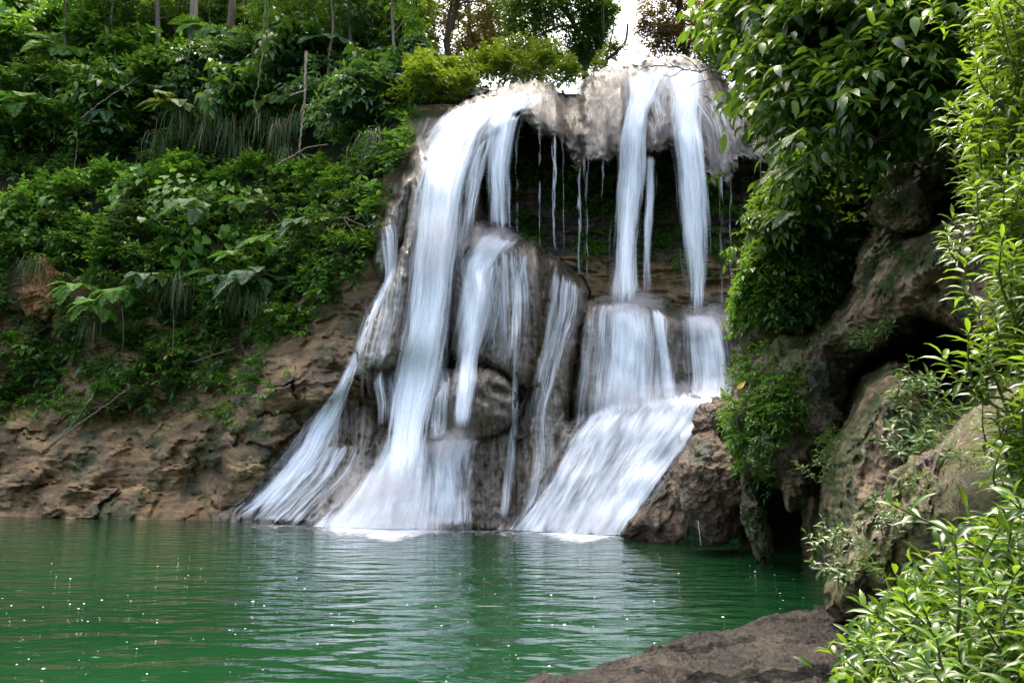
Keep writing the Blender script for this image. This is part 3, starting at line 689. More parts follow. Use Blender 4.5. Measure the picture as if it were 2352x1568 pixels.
stream('waterfall_stream', [((1432, 160), (1560, 150), N_, 0.85), ((1436, 215), (1530, 195), N_, 1.04), ((1436, 270), (1490, 255), N_, 1.2), ((1426, 320), (1482, 320), N_, 1.22), ((1418, 400), (1480, 400), 23.0, 1.16), ((1414, 500), (1470, 500), 23.0, 1.05),
        ((1411, 600), (1462, 600), 22.95, 0.98), ((1403, 722), (1470, 722), 22.75, 0.95)], 'tall straight stream left of the two falling onto the middle ledge', layers=3, nu=30, nv=130, seed=11)
stream('waterfall_stream', [((1486, 350), (1506, 350), 23.3, 0.85), ((1482, 450), (1504, 450), 23.3, 0.81), ((1478, 560), (1498, 560), 23.25, 0.67), ((1472, 690), (1496, 690), 23.2, 0.55)],
       'slender side strand beside the tall straight stream', layers=2, nu=16, nv=90, seed=12)
stream('waterfall_stream', [((1530, 142), (1630, 146), N_, 0.85), ((1540, 200), (1618, 205), N_, 1.1), ((1546, 270), (1608, 280), N_, 1.18), ((1550, 340), (1614, 350), N_, 1.18), ((1560, 430), (1622, 430), 22.7, 1.07), ((1566, 530), (1628, 530), 22.75, 0.93),
        ((1574, 620), (1626, 615), 22.75, 0.78), ((1578, 745), (1618, 745), 22.7, 0.73)], 'tapering stream from the rightmost dome down to the middle ledge', layers=3, nu=30, nv=130, seed=13)
stream('water_veil', [((1420, 160), (1700, 215), N_, 0.42), ((1500, 190), (1716, 270), N_, 0.5), ((1580, 260), (1712, 330), N_, 0.46), ((1610, 340), (1690, 375), N_, 0.36), ((1625, 400), (1680, 410), N_, 0.3)],
       'thin streaks spreading over the rightmost rock dome', mat='film', layers=2, nu=60, nv=90, seed=14)
stream('water_veil', [((1480, 145), (1600, 145), N_, 0.55), ((1440, 180), (1580, 190), N_, 0.6), ((1440, 230), (1560, 240), N_, 0.5), ((1490, 320), (1550, 320), N_, 0.4)],
       'lacy wash over the crown of the lip above the tall straight stream', mat='film', layers=2, nu=44, nv=60, seed=15)
stream('waterfall_sheet', [((1362, 692), (1500, 700), N_, .84), ((1345, 740), (1515, 750), N_, .82), ((1335, 820), (1520, 820), N_, .74), ((1325, 900), (1515, 890), N_, .72), ((1320, 990), (1500, 955), N_, .74)],
       'wide misty sheet draping the left part of the middle ledge', mat='fall', layers=2, nu=50, nv=80, seed=16)
stream('waterfall_sheet', [((1405, 690), (1470, 692), N_, 1.16), ((1400, 760), (1492, 760), N_, 1.12), ((1400, 850), (1490, 850), N_, 1.05), ((1395, 965), (1490, 950), N_, 0.98)],
       'bright core of the sheet under the tall straight stream', layers=2, nu=36, nv=70, seed=17, hug=.2)
stream('water_trickle', [((1496, 706), (1520, 708), N_, 1.04), ((1506, 780), (1532, 780), N_, 1.04), ((1514, 850), (1546, 850), N_, 0.98), ((1520, 945), (1558, 945), N_, 0.92)],
       'narrow rivulet between the two sheets on the middle ledge', layers=2, nu=16, nv=70, seed=18)
stream('waterfall_sheet', [((1566, 716), (1648, 722), N_, .95), ((1570, 780), (1668, 780), N_, .9), ((1574, 850), (1676, 850), N_, .82), ((1572, 945), (1688, 950), N_, 0.9)],
       'bell-shaped sheet at the right end of the middle ledge', layers=2, nu=40, nv=70, seed=19, hug=.16)
stream('waterfall_rapid', [((1360, 935), (1610, 885), N_, 0.77), ((1318, 1000), (1560, 950), N_, 0.79), ((1282, 1075), (1500, 1040), N_, 0.72), ((1240, 1145), (1440, 1130), N_, 0.68), ((1190, 1210), (1400, 1222), N_, 0.87), ((1180, 1218), (1400, 1232), N_, 1.01)],
       'wide white rapid sliding down the slanted ramp into the pool', mat='rapid', layers=2, nu=60, nv=90, seed=30, edge=.14)
stream('waterfall_rapid', [((1560, 890), (1695, 895), N_, 0.99), ((1520, 970), (1640, 950), N_, 0.77), ((1460, 1050), (1570, 1030), N_, 0.83), ((1400, 1140), (1500, 1120), N_, 1.03), ((1340, 1222), (1430, 1228), N_, 1.1), ((1330, 1230), (1430, 1236), N_, 1.07)],
       'second white tongue along the right edge of the slanted ramp', mat='rapid', layers=2, nu=36, nv=90, seed=31, edge=.2)
stream('waterfall_stream', [((868, 545), (905, 470), N_, 0.61), ((874, 590), (915, 520), N_, 0.73), ((880, 640), (912, 600), 23.9, 0.73), ((866, 670), (902, 650), N_, 0.76), ((835, 730), (868, 725), N_, 0.81), ((806, 810), (836, 812), N_, 0.76),
        ((768, 890), (808, 885), N_, 0.85), ((706, 970), (784, 965), N_, 0.9), ((640, 1060), (752, 1050), N_, 0.88), ((570, 1135), (690, 1125), N_, 0.85), ((488, 1194), (640, 1192), N_, 0.88)],
       'leftmost thin stream sliding aslant over low rocks to the pool', mat='rapid', layers=2, nu=34, nv=130, seed=32)
stream('water_veil', [((690, 1010), (860, 1020), N_, 0.58), ((640, 1090), (840, 1080), N_, 0.64), ((580, 1150), (780, 1150), N_, 0.64), ((520, 1196), (740, 1206), N_, 0.64)],
       'shallow wash over the low rock shelf left of the splash', mat='film', layers=1, nu=50, nv=60, seed=33)
stream('water_drip', [((825, 855), (950, 845), N_, 0.38), ((828, 880), (940, 870), 22.5, 0.54), ((835, 930), (945, 930), 22.5, 0.46), ((840, 980), (940, 990), 22.4, 0.26)],
       'row of drips along the hem of the green draped cone', mat='film', layers=1, nu=50, nv=50, seed=34, group='drips below the lip')
stream('water_drip', [((985, 845), (1040, 840), N_, 0.64), ((985, 880), (1040, 870), 22.3, 0.7), ((980, 960), (1035, 950), 22.2, 0.64), ((975, 1020), (1030, 1010), 22.1, 0.51)],
       'fringe of threads right of the broadest stream before the boulder', mat='film', layers=2, nu=40, nv=60, seed=35, group='drips below the lip')

# ------------------------------------------------------------------ foam on the pool
def noise_alpha_mat(name, col, scale, lo, hi, stretch=(1, 1, 1)):
    m, N, L = newmat(name)
    tc = node(N, 'ShaderNodeTexCoord'); mp = node(N, 'ShaderNodeMapping'); mp.inputs['Scale'].default_value = stretch; L.new(tc.outputs['Object'], mp.inputs[0])
    n = node(N, 'ShaderNodeTexNoise', i_Scale=scale, i_Detail=5.0, i_Roughness=0.6); L.new(mp.outputs[0], n.inputs['Vector'])
    d = node(N, 'ShaderNodeAttribute', attribute_name='dens')
    a = node(N, 'ShaderNodeMath', operation='ADD'); L.new(n.outputs[0], a.inputs[0]); L.new(d.outputs['Fac'], a.inputs[1])
    r = node(N, 'ShaderNodeMapRange', interpolation_type='SMOOTHSTEP'); r.inputs[1].default_value = lo; r.inputs[2].default_value = hi; L.new(a.outputs[0], r.inputs[0])
    p = node(N, 'ShaderNodeBsdfPrincipled'); p.inputs['Base Color'].default_value = (*col, 1); p.inputs['Roughness'].default_value = 0.5
    L.new(r.outputs[0], p.inputs['Alpha'])
    o = node(N, 'ShaderNodeOutputMaterial'); L.new(p.outputs[0], o.inputs[0])
    return m


M['foam'] = noise_alpha_mat('white_foam', (0.84, 0.90, 0.94), 3.2, 0.72, 1.2, (1, 1.6, 1))
xs = np.linspace(520, 1470, 160); rows = 14
fp, fd = [], []
for j in range(rows):
    t = j / (rows - 1)
    py = wl(xs) + 1.5 + t * (30 + 8 * np.sin(xs / 60) + 6 * np.sin(xs / 23))
    P = at(xs, py, waterY(xs, py, 0.008)); fp.append(P)
    prof = np.maximum(np.exp(-((xs - 880) / 150) ** 2) * 1.15, np.exp(-((xs - 1330) / 100) ** 2) * 1.05)
    prof = np.maximum(prof, 0.42 * sstep(470, 620, xs) * (1 - sstep(1400, 1450, xs)))
    fd.append(np.clip(.80 * prof * (1 - t) ** 0.8 + .10 * (perlin(np.stack([xs / 14, xs * 0 + j * .45, xs * 0], -1))) * (prof > .1), 0, 1) * (1 - t) ** .3 * (t < 1))
fp = np.array(fp).reshape(-1, 3); fd = np.array(fd).ravel()
idx = np.arange(len(fd)).reshape(rows, 160)
o = link('foam', mesh_from('foam', fp, [np.stack([idx[:-1, :-1], idx[1:, :-1], idx[1:, 1:], idx[:-1, 1:]], -1).reshape(-1, 4)], M['foam'], attrs={'dens': fd}))
o['kind'] = 'stuff'; o['label'] = 'white foam along the foot of the falls'

m, N, L = newmat('bubble_white'); p = node(N, 'ShaderNodeBsdfPrincipled'); p.inputs['Base Color'].default_value = (0.8, 0.85, 0.85, 1); p.inputs['Roughness'].default_value = 0.4
o_ = node(N, 'ShaderNodeOutputMaterial'); L.new(p.outputs[0], o_.inputs[0]); M['bubble'] = m
mb = MB()
th = np.linspace(0, 2 * math.pi, 7, endpoint=False)
nfl = 330
fx = rng.uniform(-60, 1900, nfl); fy = 1235 + 330 * rng.uniform(0, 1, nfl) ** 1.1
keep = (fy < interp(fx, [(0, 1600), (1150, 1575), (1450, 1490), (1700, 1430), (1860, 1380), (1900, 1330)])) & ((perlin(np.stack([fx / 170, fy / 60, fx * 0], -1)) + 0.35 * rng.normal(size=nfl)) > 0.0)
for x, y in zip(fx[keep], fy[keep]):
    c = at(x, y, waterY(x, y, 0.012)); dist = c[1]
    r = 0.0009 * min(dist, 11)  * rng.uniform(.5, 1.5) * (1.6 if rng.random() < .12 else .9)
    rr = r * rng.uniform(.7, 1.2, 7)
    v = np.stack([c[0] + rr * np.cos(th), c[1] + rr * 1.3 * np.sin(th), np.full(7, 0.012)], -1)
    v = np.concatenate([v, [[c[0], c[1], 0.012 + r * .35]]])
    mb.add(v, tris=[(i, (i + 1) % 7, 7) for i in range(7)])
o = link('foam_flecks', mb.mesh('foam_flecks', M['bubble'])); o['kind'] = 'stuff'; o['label'] = 'tiny white foam flecks drifting on the pool'

# ------------------------------------------------------------------ boulders of the right bank
def blob(name, poly, Y, T, mat, label, sx=0.0, sy=0.0, rough=0.12, nf=1.2, cat='rock', group=None, back=0.6, nth=190, nph=120, flat=1.0, det=0.05, flut=0.0):
    p = np.asarray(poly, float); c = p.mean(0)
    # boundary radius by angle
    n = len(p); q = np.concatenate([p, p[:1]])
    seg = smooth_path(q, 400); ang = np.arctan2(seg[:, 1] - c[1], seg[:, 0] - c[0]); rad = np.hypot(seg[:, 0] - c[0], seg[:, 1] - c[1])
    o_ = np.argsort(ang); a2 = np.concatenate([ang[o_] - 2 * math.pi, ang[o_], ang[o_] + 2 * math.pi]); r2 = np.tile(rad[o_], 3)
    th = np.linspace(-math.pi, math.pi, nth, endpoint=False); R = np.interp(th, a2, r2)
    ph = np.linspace(-math.pi / 2, math.pi / 2, nph)
    TH_, PH_ = np.meshgrid(th, ph); RR = np.cos(PH_) ** (0.75 * flat) * R[None]
    X = c[0] + RR * np.cos(TH_); Yp = c[1] + RR * np.sin(TH_)
    sp = np.sin(PH_); dep = np.where(sp < 0, sp * T, sp * T * back)
    D = Y + sx * (X - c[0]) / 100 + sy * (Yp - c[1]) / 100 + dep
    P = at(X, Yp, D)
    nrm = np.stack([np.cos(TH_) * np.cos(PH_), sp, -np.sin(TH_) * np.cos(PH_)], -1)
    if mat == 'boulder_wet': det = det * .2; rough = rough * .85
    nz = 1.35 * rough * fbm(P * nf, 5, gain=.55) + det * 1.7 * (ridged(P * nf * 3.1 + 3, 4) - .6) * 0.5
    if flut: nz = nz + flut * perlin(np.stack([P[..., 0] * 4, P[..., 1] * 4, P[..., 2] * 0.7], -1))
    P = P + nrm * nz[..., None]
    idx = np.arange(nph * nth).reshape(nph, nth); j2 = (np.arange(nth) + 1) % nth
    qd = np.stack([idx[:-1], idx[1:], idx[1:][:, j2], idx[:-1][:, j2]], -1).reshape(-1, 4)
    o = link(name, mesh_from(name, P.reshape(-1, 3), [qd], M[mat], sharp=60))
    return thing(o, label, cat, group)


blob('boulder', [(1418, 1232), (1450, 1190), (1520, 1120), (1580, 1040), (1640, 960), (1690, 915), (1712, 960), (1680, 1040), (1600, 1120), (1570, 1240), (1520, 1252), (1450, 1245)], 18.6, .8, 'boulder_wet',
     'greenish wet rock flank sloping down beside the right rapid', sx=-.9, sy=-.3, rough=.2, nf=1.5)
blob('boulder', [(1555, 1095), (1575, 1030), (1612, 1010), (1650, 1012), (1690, 1055), (1706, 1130), (1700, 1200), (1665, 1250), (1620, 1240), (1580, 1195), (1553, 1140)], 16.4, .9, 'boulder_wet',
     'shiny tan boulder bulging over the water beside the rapid', rough=.16, nf=1.5)
blob('boulder', [(1585, 1010), (1615, 955), (1660, 925), (1705, 915), (1720, 990), (1690, 1040), (1640, 1040)], 16.9, .6, 'boulder_wet', 'pale glistening rock on top of the shiny tan boulder', rough=.2, nf=2)
mossy_boulder = blob('boulder', [(1688, 905), (1735, 842), (1795, 788), (1870, 790), (1918, 860), (1920, 950), (1932, 1030), (1885, 1085), (1830, 1108), (1760, 1105), (1700, 1065), (1680, 985)], 14.1, 1.2, 'boulder_moss',
     'big mossy boulder draped in small plants right of the rapid', sx=-.35, rough=.22, nf=1.3)
blob('rock_bulge', [(1842, 835), (1880, 800), (1918, 845), (1912, 920), (1930, 960), (1918, 1005), (1870, 1012), (1838, 968), (1850, 905)], 13.15, .45, 'boulder_wet', 'dripping glossy brown knob on the face of the big mossy boulder', rough=.1, nf=3, det=.06)
blob('boulder', [(1785, 985), (1832, 970), (1850, 1060), (1848, 1150), (1815, 1160), (1790, 1090)], 13.7, .5, 'boulder', 'reddish brown rock leg hanging under the glossy knob', rough=.12, nf=2.5, flut=.08)
blob('rock_spike', [(1703, 1105), (1718, 1092), (1740, 1135), (1752, 1190), (1768, 1240), (1772, 1285), (1748, 1292), (1722, 1235), (1704, 1165)], 14.5, .4, 'boulder', 'slim pointed rock standing in the water before the dark hollow', rough=.08, nf=3)
blob('boulder', [(1958, 650), (1975, 580), (2020, 535), (2080, 525), (2112, 560), (2098, 625), (2050, 668), (1990, 690)], 13.2, .7, 'boulder', 'smooth tan boulder above the pitted ridge', rough=.12, nf=1.5)
blob('boulder', [(2008, 492), (2018, 440), (2050, 400), (2095, 386), (2150, 395), (2170, 460), (2130, 520), (2050, 522)], 12.4, .7, 'boulder', 'rounded brown boulder under the leafy shrubs, topmost of the right bank rocks', rough=.16, nf=1.6)
blob('boulder', [(2100, 380), (2130, 320), (2190, 300), (2240, 330), (2250, 400), (2180, 430), (2120, 420)], 12.2, .6, 'boulder', 'brown rock half buried in lance-leaved plants above the rounded boulder', rough=.16, nf=1.6)
blob('rock_slope', [(1903, 1395), (1915, 1300), (1955, 1200), (2040, 1120), (2120, 1055), (2210, 970), (2330, 900), (2500, 890), (2560, 1200), (2480, 1500), (2250, 1540), (2050, 1490)], 6.6, 1.1, 'near_rock', 'near slanting pinkish rock face with yellow-green moss', sx=-.45, sy=.1, rough=.12, nf=1.8, nth=260, nph=150, det=.05)

M['orange'] = rock_mat('orange_clay', [(0.07, 0.03, 0.01), (0.24, 0.10, 0.025), (0.36, 0.20, 0.06), (0.40, 0.30, 0.13)], rough=(.5, .8), stretch=(2, 2, .5), scale=1.6, bump=.8, bscale=7, bstretch=(2, 2, .6))
blob('rock_patch', [(62, 612), (95, 592), (132, 610), (146, 655), (128, 705), (90, 728), (58, 700), (52, 655)], float(lrelief(95, 660)) - .3, .45, 'orange', 'bare orange clay face framed by the left jungle', rough=.2, nf=1.5, flut=.12)

# dark backing of the bank behind the rocks and shrubs
bx = np.arange(1690, 2820, 8.0); by = np.arange(-420, 1420, 8.0)
BX, BY = np.meshgrid(bx, by)
BREL = interp(BX, [(1690, 17.5), (1850, 15.6), (2000, 13.6), (2200, 11.6), (2400, 9.5), (2800, 6.5)])
BREL = BREL + interp(BY, [(-420, 3.5), (0, 1.8), (300, 0.6), (700, 0), (1400, -0.6)])
BREL = BREL + 3.0 * np.exp(-(segdist((2040, 860), (2160, 900), BX, BY) / 110) ** 2) + 2.0 * np.exp(-(segdist((1850, 1180), (1880, 1260), BX, BY) / 90) ** 2)
BP = at(BX, BY, BREL)
BREL = BREL - 0.5 * fbm(BP * 0.6, 4)
bl = interp(BY, [(-420, 1760), (-50, 1780), (200, 1810), (380, 1800), (700, 1745), (800, 1700), (1400, 1690)])
def brelief(px, py):
    i = np.clip(((np.asarray(px) - bx[0]) / 8).astype(int), 0, len(bx) - 1); j = np.clip(((np.asarray(py) - by[0]) / 8).astype(int), 0, len(by) - 1)
    return BREL[j, i]
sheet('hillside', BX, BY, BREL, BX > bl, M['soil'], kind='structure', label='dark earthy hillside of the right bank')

# the continuous travertine ridge of the right bank with the cave under it
RIDGE = [(1690, 910), (1735, 845), (1790, 792), (1848, 742), (1925, 692), (1962, 640), (1990, 575), (2030, 540), (2090, 530), (2150, 508), (2215, 482), (2290, 440), (2420, 420), (2420, 760), (2240, 790), (2180, 752), (2120, 742),
         (2075, 775), (2005, 815), (1958, 865), (1935, 920), (1930, 1000), (1936, 1050), (1885, 1095), (1830, 1112), (1760, 1105), (1705, 1065), (1682, 985)]
RIB = [(1910, 1320), (1914, 1140), (1926, 1035), (1985, 950), (2008, 900), (2052, 870), (2092, 892), (2120, 960), (2200, 985), (2290, 900), (2440, 860), (2440, 1340)]
qx = np.arange(1660, 2430, 3.0); qy = np.arange(410, 1345, 3.0); QX, QY = np.meshgrid(qx, qy)
wobx = 9 * perlin(np.stack([QX / 40, QY / 40, QX * 0 + 6], -1)) + 5 * perlin(np.stack([QX / 13, QY / 13, QX * 0 + 1], -1))
woby = 9 * perlin(np.stack([QX / 40, QY / 40, QX * 0 + 16], -1)) + 5 * perlin(np.stack([QX / 13, QY / 13, QX * 0 + 11], -1))
def rnd_layer(poly, base, r, amt, side):
    d = sdist(poly, QX + wobx, QY + woby); e = np.clip(1 - d / r, 0, 1)
    return np.where(d > 0, base + amt * (1 - np.sqrt(np.maximum(1 - e * e, 0))), base + amt - side * d)
l1 = rnd_layer(RIDGE, interp(QX, [(1690, 14.7), (1800, 14.1), (1930, 13.2), (2060, 12.0), (2200, 10.6), (2420, 8.8)]) - .5 * np.exp(-(segdist((1740, 900), (2220, 540), QX, QY) / 45) ** 2), 60, 1.3, .09)
l2 = rnd_layer(RIB, interp(QX, [(1910, 10.2), (2060, 9.2), (2200, 8.4), (2440, 7.2)]) + .5 * np.exp(-(segdist((2120, 960), (2080, 1120), QX, QY) / 30) ** 2), 46, .9, .07)
QREL = np.minimum(l1, l2)
QP = at(QX, QY, np.minimum(QREL, 20))
QREL = QREL - .26 * perlin(np.stack([QP[..., 0] * 2.0 + .5 * QP[..., 2], QP[..., 1] * .6, QP[..., 2] * .55], -1)) - .14 * fbm(QP * 1.7 + 3, 5, gain=.55) - .05 * (ridged(QP * 5.5, 3) - .6) + .05 * np.exp(-(perlin(QP * 1.3 + 31) / .16) ** 2)
sheet('rock_ridge', QX, QY, QREL, (np.minimum(l1, l2) < 16.3) & ((l2 < l1) | (l1 < 16.0)), [M['boulder']], sharp=60, kind='structure', label='pitted tan rock ridge climbing the right bank over a dark cave')

outcrop = blob('mossy_outcrop', [(1722, 770), (1728, 690), (1750, 600), (1762, 500), (1790, 430), (1850, 380), (1960, 380), (2030, 450), (2020, 560), (1965, 680), (1890, 755), (1830, 800), (1750, 806)], 14.6, 1.0, 'boulder_moss',
               'hanging mossy outcrop overgrown with small plants, its brown underside bare', rough=.22, nf=1.2, cat='outcrop')

# low wet ledge in front, a solid slab
edge_pts = [(1120, 1600), (1200, 1560), (1320, 1546), (1440, 1508), (1560, 1470), (1700, 1440), (1800, 1412), (1870, 1390), (1910, 1350), (1960, 1290)]
ep = np.array([at(x, y, waterY(x, y, 0.05)) for x, y in edge_pts])[:, :2]
poly = np.concatenate([ep, [[7.5, 8.5], [7.5, 0.8], [-0.4, 0.8]]])
nx_, ny_ = 560, 560
xs = np.linspace(-0.6, 7.4, nx_); ys = np.linspace(0.9, 9.2, ny_); XX, YY = np.meshgrid(xs, ys)
sd = sdist(poly, XX, YY) + 0.10 * fbm(np.stack([XX * 1.7, YY * 1.7, XX * 0], -1), 3)
P3 = np.stack([XX, YY, XX * 0], -1)
ZZ = np.where(sd > 0, 0.06 * (1 - np.exp(-sd / 0.06)) + 0.09 * sstep(0.1, 2.5, sd), sd * 1.2) + (0.05 * fbm(P3 * 1.6, 5, gain=.6) + 0.035 * ridged(P3 * np.array([3.0, 6.0, 1]), 5) + .006 * ridged(P3 * 14, 4) + .05 * worley(XX * .9 + .3 * fbm(P3 * 2, 3), YY * 1.7, 4)[1]) * sstep(-0.2, 0.3, sd) + 0.5 * sstep(2.4, 4.5, XX - 0.12 * YY)
okv = sd > -0.45
idx = np.arange(nx_ * ny_).reshape(ny_, nx_)
qd = np.stack([idx[:-1, :-1], idx[:-1, 1:], idx[1:, 1:], idx[1:, :-1]], -1)[okv[:-1, :-1] & okv[1:, 1:]]
o = link('rock_ledge', mesh_from('rock_ledge', np.stack([XX, YY, ZZ], -1).reshape(-1, 3), [qd], M['ledge'])); thing(o, 'low dark wet ledge of flat rock along the near edge of the pool', 'rock')

# ------------------------------------------------------------------ leaves
TPL = {
    'low': ([(0, 0, 0), (.42, .5, .07), (1, 0, -.10), (.42, -.5, .07)], [(0, 2, 1), (0, 3, 2)], []),
    'med': ([(0, 0, 0), (.22, .40, .06), (.25, 0, 0), (.22, -.40, .06), (.58, .42, .03), (.6, 0, -.04), (.58, -.42, .03), (1, 0, -.2)],
            [(0, 2, 1), (0, 3, 2), (4, 5, 7), (5, 6, 7)], [(1, 2, 5, 4), (2, 3, 6, 5)]),
    'lance': ([(0, 0, 0), (.18, .30, .05), (.18, 0, 0), (.18, -.30, .05), (.45, .5, .06), (.45, 0, 0), (.45, -.5, .06), (.75, .32, -.03), (.75, 0, -.07), (.75, -.32, -.03), (1, 0, -.22)],
              [(0, 2, 1), (0, 3, 2), (7, 8, 10), (8, 9, 10)], [(1, 2, 5, 4), (2, 3, 6, 5), (4, 5, 8, 7), (5, 6, 9, 8)]),
    'heart': ([(0, 0, 0), (-.14, .26, .03), (.08, .5, .05), (.42, .46, .02), (.75, .2, -.06), (1, 0, -.2), (.45, 0, -.03), (-.14, -.26, .03), (.08, -.5, .05), (.42, -.46, .02), (.75, -.2, -.06)],
              [(0, 2, 1), (0, 6, 2), (6, 3, 2), (6, 4, 3), (6, 5, 4), (0, 7, 8), (0, 8, 6), (6, 8, 9), (6, 9, 10), (6, 10, 5)], []),
}
TPL = {k: (np.array(v, float), np.array(t), np.array(q)) for k, (v, t, q) in TPL.items()}


def unit(a): return a / (np.linalg.norm(a, axis=-1, keepdims=True) + 1e-9)


def leaves(mb, pos, dr, nr, Ln, Wd, tpl='low', r=None, g=None):
    g = g or rng
    v, t, q = TPL[tpl]; n = len(pos)
    x = unit(dr); nn = unit(nr - (nr * x).sum(-1, keepdims=True) * x); s = np.cross(nn, x)
    Ln = np.broadcast_to(Ln, (n,)); Wd = np.broadcast_to(Wd, (n,))
    vv = pos[:, None] + x[:, None] * (v[None, :, :1] * Ln[:, None, None]) + s[:, None] * (v[None, :, 1:2] * Wd[:, None, None]) + nn[:, None] * (v[None, :, 2:] * Ln[:, None, None])
    k = len(v); off = (np.arange(n) * k)[:, None, None]
    if r is None: r = g.uniform(0, 1, n)
    mb.add(vv.reshape(-1, 3), tris=(t[None] + off).reshape(-1, 3) if len(t) else (), quads=(q[None] + off).reshape(-1, 4) if len(q) else (), r=np.repeat(np.broadcast_to(r, (n,)), k))


def rdir(n, g=None):
    return unit((g or rng).normal(size=(n, 3)))


UP = np.array([0, 0, 1.0])


def twigs(mb, base, dirs, tw_len, nleaf, Ln, Wd, tpl='low', droop=0.35, stem=None, r0=None, spread=0.9, g=None, tone=0.35):
    """leafy twigs: leaves alternate along each twig from base to base+dir*len"""
    g = g or rng
    n = len(base); dirs = unit(dirs)
    side = unit(np.cross(dirs, UP + 0.05)); up2 = np.cross(side, dirs)
    tw_len = np.broadcast_to(tw_len, (n,))
    t = np.linspace(0.15, 1.0, nleaf)
    T = np.broadcast_to(t, (n, nleaf)) + g.uniform(-.05, .05, (n, nleaf))
    pos = base[:, None] + dirs[:, None] * (T * tw_len[:, None])[..., None] - UP * (droop * 0.5 * tw_len[:, None] * T ** 2)[..., None]
    sgn = np.where(np.arange(nleaf) % 2, 1, -1)[None, :] * np.ones((n, 1)); sgn[:, -1] *= 0.1
    ld = dirs[:, None] * 0.55 + side[:, None] * (sgn * spread)[..., None] + up2[:, None] * g.uniform(-.3, .4, (n, nleaf))[..., None] - UP * droop + 0.25 * g.normal(size=(n, nleaf, 3))
    ln = up2[:, None] * 0.6 + UP * 0.7 + 0.38 * g.normal(size=(n, nleaf, 3))
    L_ = Ln * g.uniform(.65, 1.25, (n, nleaf)); W_ = Wd * L_ / Ln
    rr = g.uniform(0, 1, (n, nleaf)) * (1 - tone) + (g.uniform(0, 1, n) if r0 is None else np.broadcast_to(r0, (n,)))[:, None] * tone
    leaves(mb, pos.reshape(-1, 3), ld.reshape(-1, 3), ln.reshape(-1, 3), L_.ravel(), W_.ravel(), tpl, rr.ravel(), g)
    if stem is not None:
        for i in range(n):
            stem.tube([base[i], base[i] + dirs[i] * tw_len[i] * .5 - UP * droop * .12 * tw_len[i], base[i] + dirs[i] * tw_len[i] - UP * droop * .5 * tw_len[i]], [0.012 * (0.5 + tw_len[i]), 0.009 * (0.5 + tw_len[i]), 0.003], 4)


def shrub_mesh(name, mat, seed, ntw=150, nleaf=8, Ln=.13, Wd=.06, tpl='low', flat=.75, tw=.45, droop=.35, R=1.0, stems=True):
    """a unit shrub: branching stems from its foot with leafy twigs through a dome"""
    g = np.random.default_rng(seed)
    mb, sb = MB(), MB()
    nst = 9
    tips = unit(g.normal(size=(nst, 3)) * np.array([1, 1, .6]) + np.array([0, -.35, .75])) * R * g.uniform(.55, .95, nst)[:, None] * np.array([1, 1, flat])
    paths = []
    for tp in tips:
        mid = tp * .5 + np.array([0, 0, .15]) * R + g.normal(size=3) * .06
        pth = smooth_path([np.zeros(3), mid, tp], 8); paths.append(pth)
        sb.tube(pth, np.linspace(.028, .008, 8) * R, 5)
    k = g.integers(0, nst, ntw); f = g.uniform(.25, 1, ntw)
    base = np.array([paths[a][min(7, int(b * 7.99))] for a, b in zip(k, f)]) + g.normal(size=(ntw, 3)) * .16 * R
    d = unit(unit(base) * .8 + g.normal(size=(ntw, 3)) * .55 + np.array([0, -.25, .35]))
    twigs(mb, base, d, tw * R * g.uniform(.6, 1.2, ntw), nleaf, Ln, Wd, tpl, droop, g=g)
    return mb.mesh(name, M[mat]), sb.mesh(name + '_stems', M['bark'])


def place(proto, name, px, py, Y, s, rz, label, cat, group, parts=('foliage', 'stem'), tilt=0.0, sz=1.0):
    s = s * (1.3 if name == 'shrub' and px < 960 and py < 760 else 1.0)
    r = empty(name, at(px, py, Y)); r.rotation_euler = (tilt, 0, rz); r.scale = (s, s, s * sz)
    for me, nm in zip(proto, parts):
        if me is not None: link(nm, me, r)
    return thing(r, label, cat, group)


ORD = ['leftmost', 'second from left', 'third from left', 'fourth from left', 'fifth from left', 'sixth from left', 'seventh from left', 'eighth from left', 'ninth from left', 'tenth from left',
       'eleventh from left', 'twelfth from left', 'thirteenth from left', 'fourteenth from left', 'fifteenth from left', 'sixteenth from left']


def row(protos, name, spots, what, cat, group, s=(1, 1), rel=None, out=0.2, tilt=(-.1, .3), parts=('foliage', 'stem'), sz=1.0, seed=0):
    """spots: (px, py[, Y[, scale]]) sorted by px; labels number them along the row"""
    g = np.random.default_rng(seed + 99)
    spots = sorted(spots); n = len(spots); res = []
    for i, sp in enumerate(spots):
        px, py = sp[:2]
        Y = sp[2] if len(sp) > 2 and sp[2] else float(rel(px, py)) - out
        sc = sp[3] if len(sp) > 3 else g.uniform(*s)
        o = 'rightmost' if (i == n - 1 and n > 1) else ORD[i]
        res.append(place(protos[int(g.integers(0, len(protos)))], name, px, py, Y, sc, g.uniform(-.9, .9), f'{o} of {what}' if n > 1 else what, cat, group, parts, g.uniform(*tilt), sz))
    return res


# --- stuff: leaf carpets
def carpet(name, label, pts, nrm, Ln, Wd, mats_, nleaf=6, tw=.35, droop=.4, seed=0, tpl='low', rcl=None):
    g = np.random.default_rng(seed)
    n = len(pts)
    d = unit(nrm * .8 + g.normal(size=(n, 3)) * .55 + np.array([0, 0, .15]))
    mb = MB()
    r0 = np.clip(0.45 + 1.4 * fbm(pts * .5, 3), 0, 1) if rcl is None else rcl
    twigs(mb, pts, d, tw * g.uniform(.6, 1.3, n), nleaf, Ln, Wd, tpl, droop, r0=r0, g=g, tone=.55)
    o = link(name, mb.mesh(name, M[mats_])); o['kind'] = 'stuff'; o['label'] = label
    return o


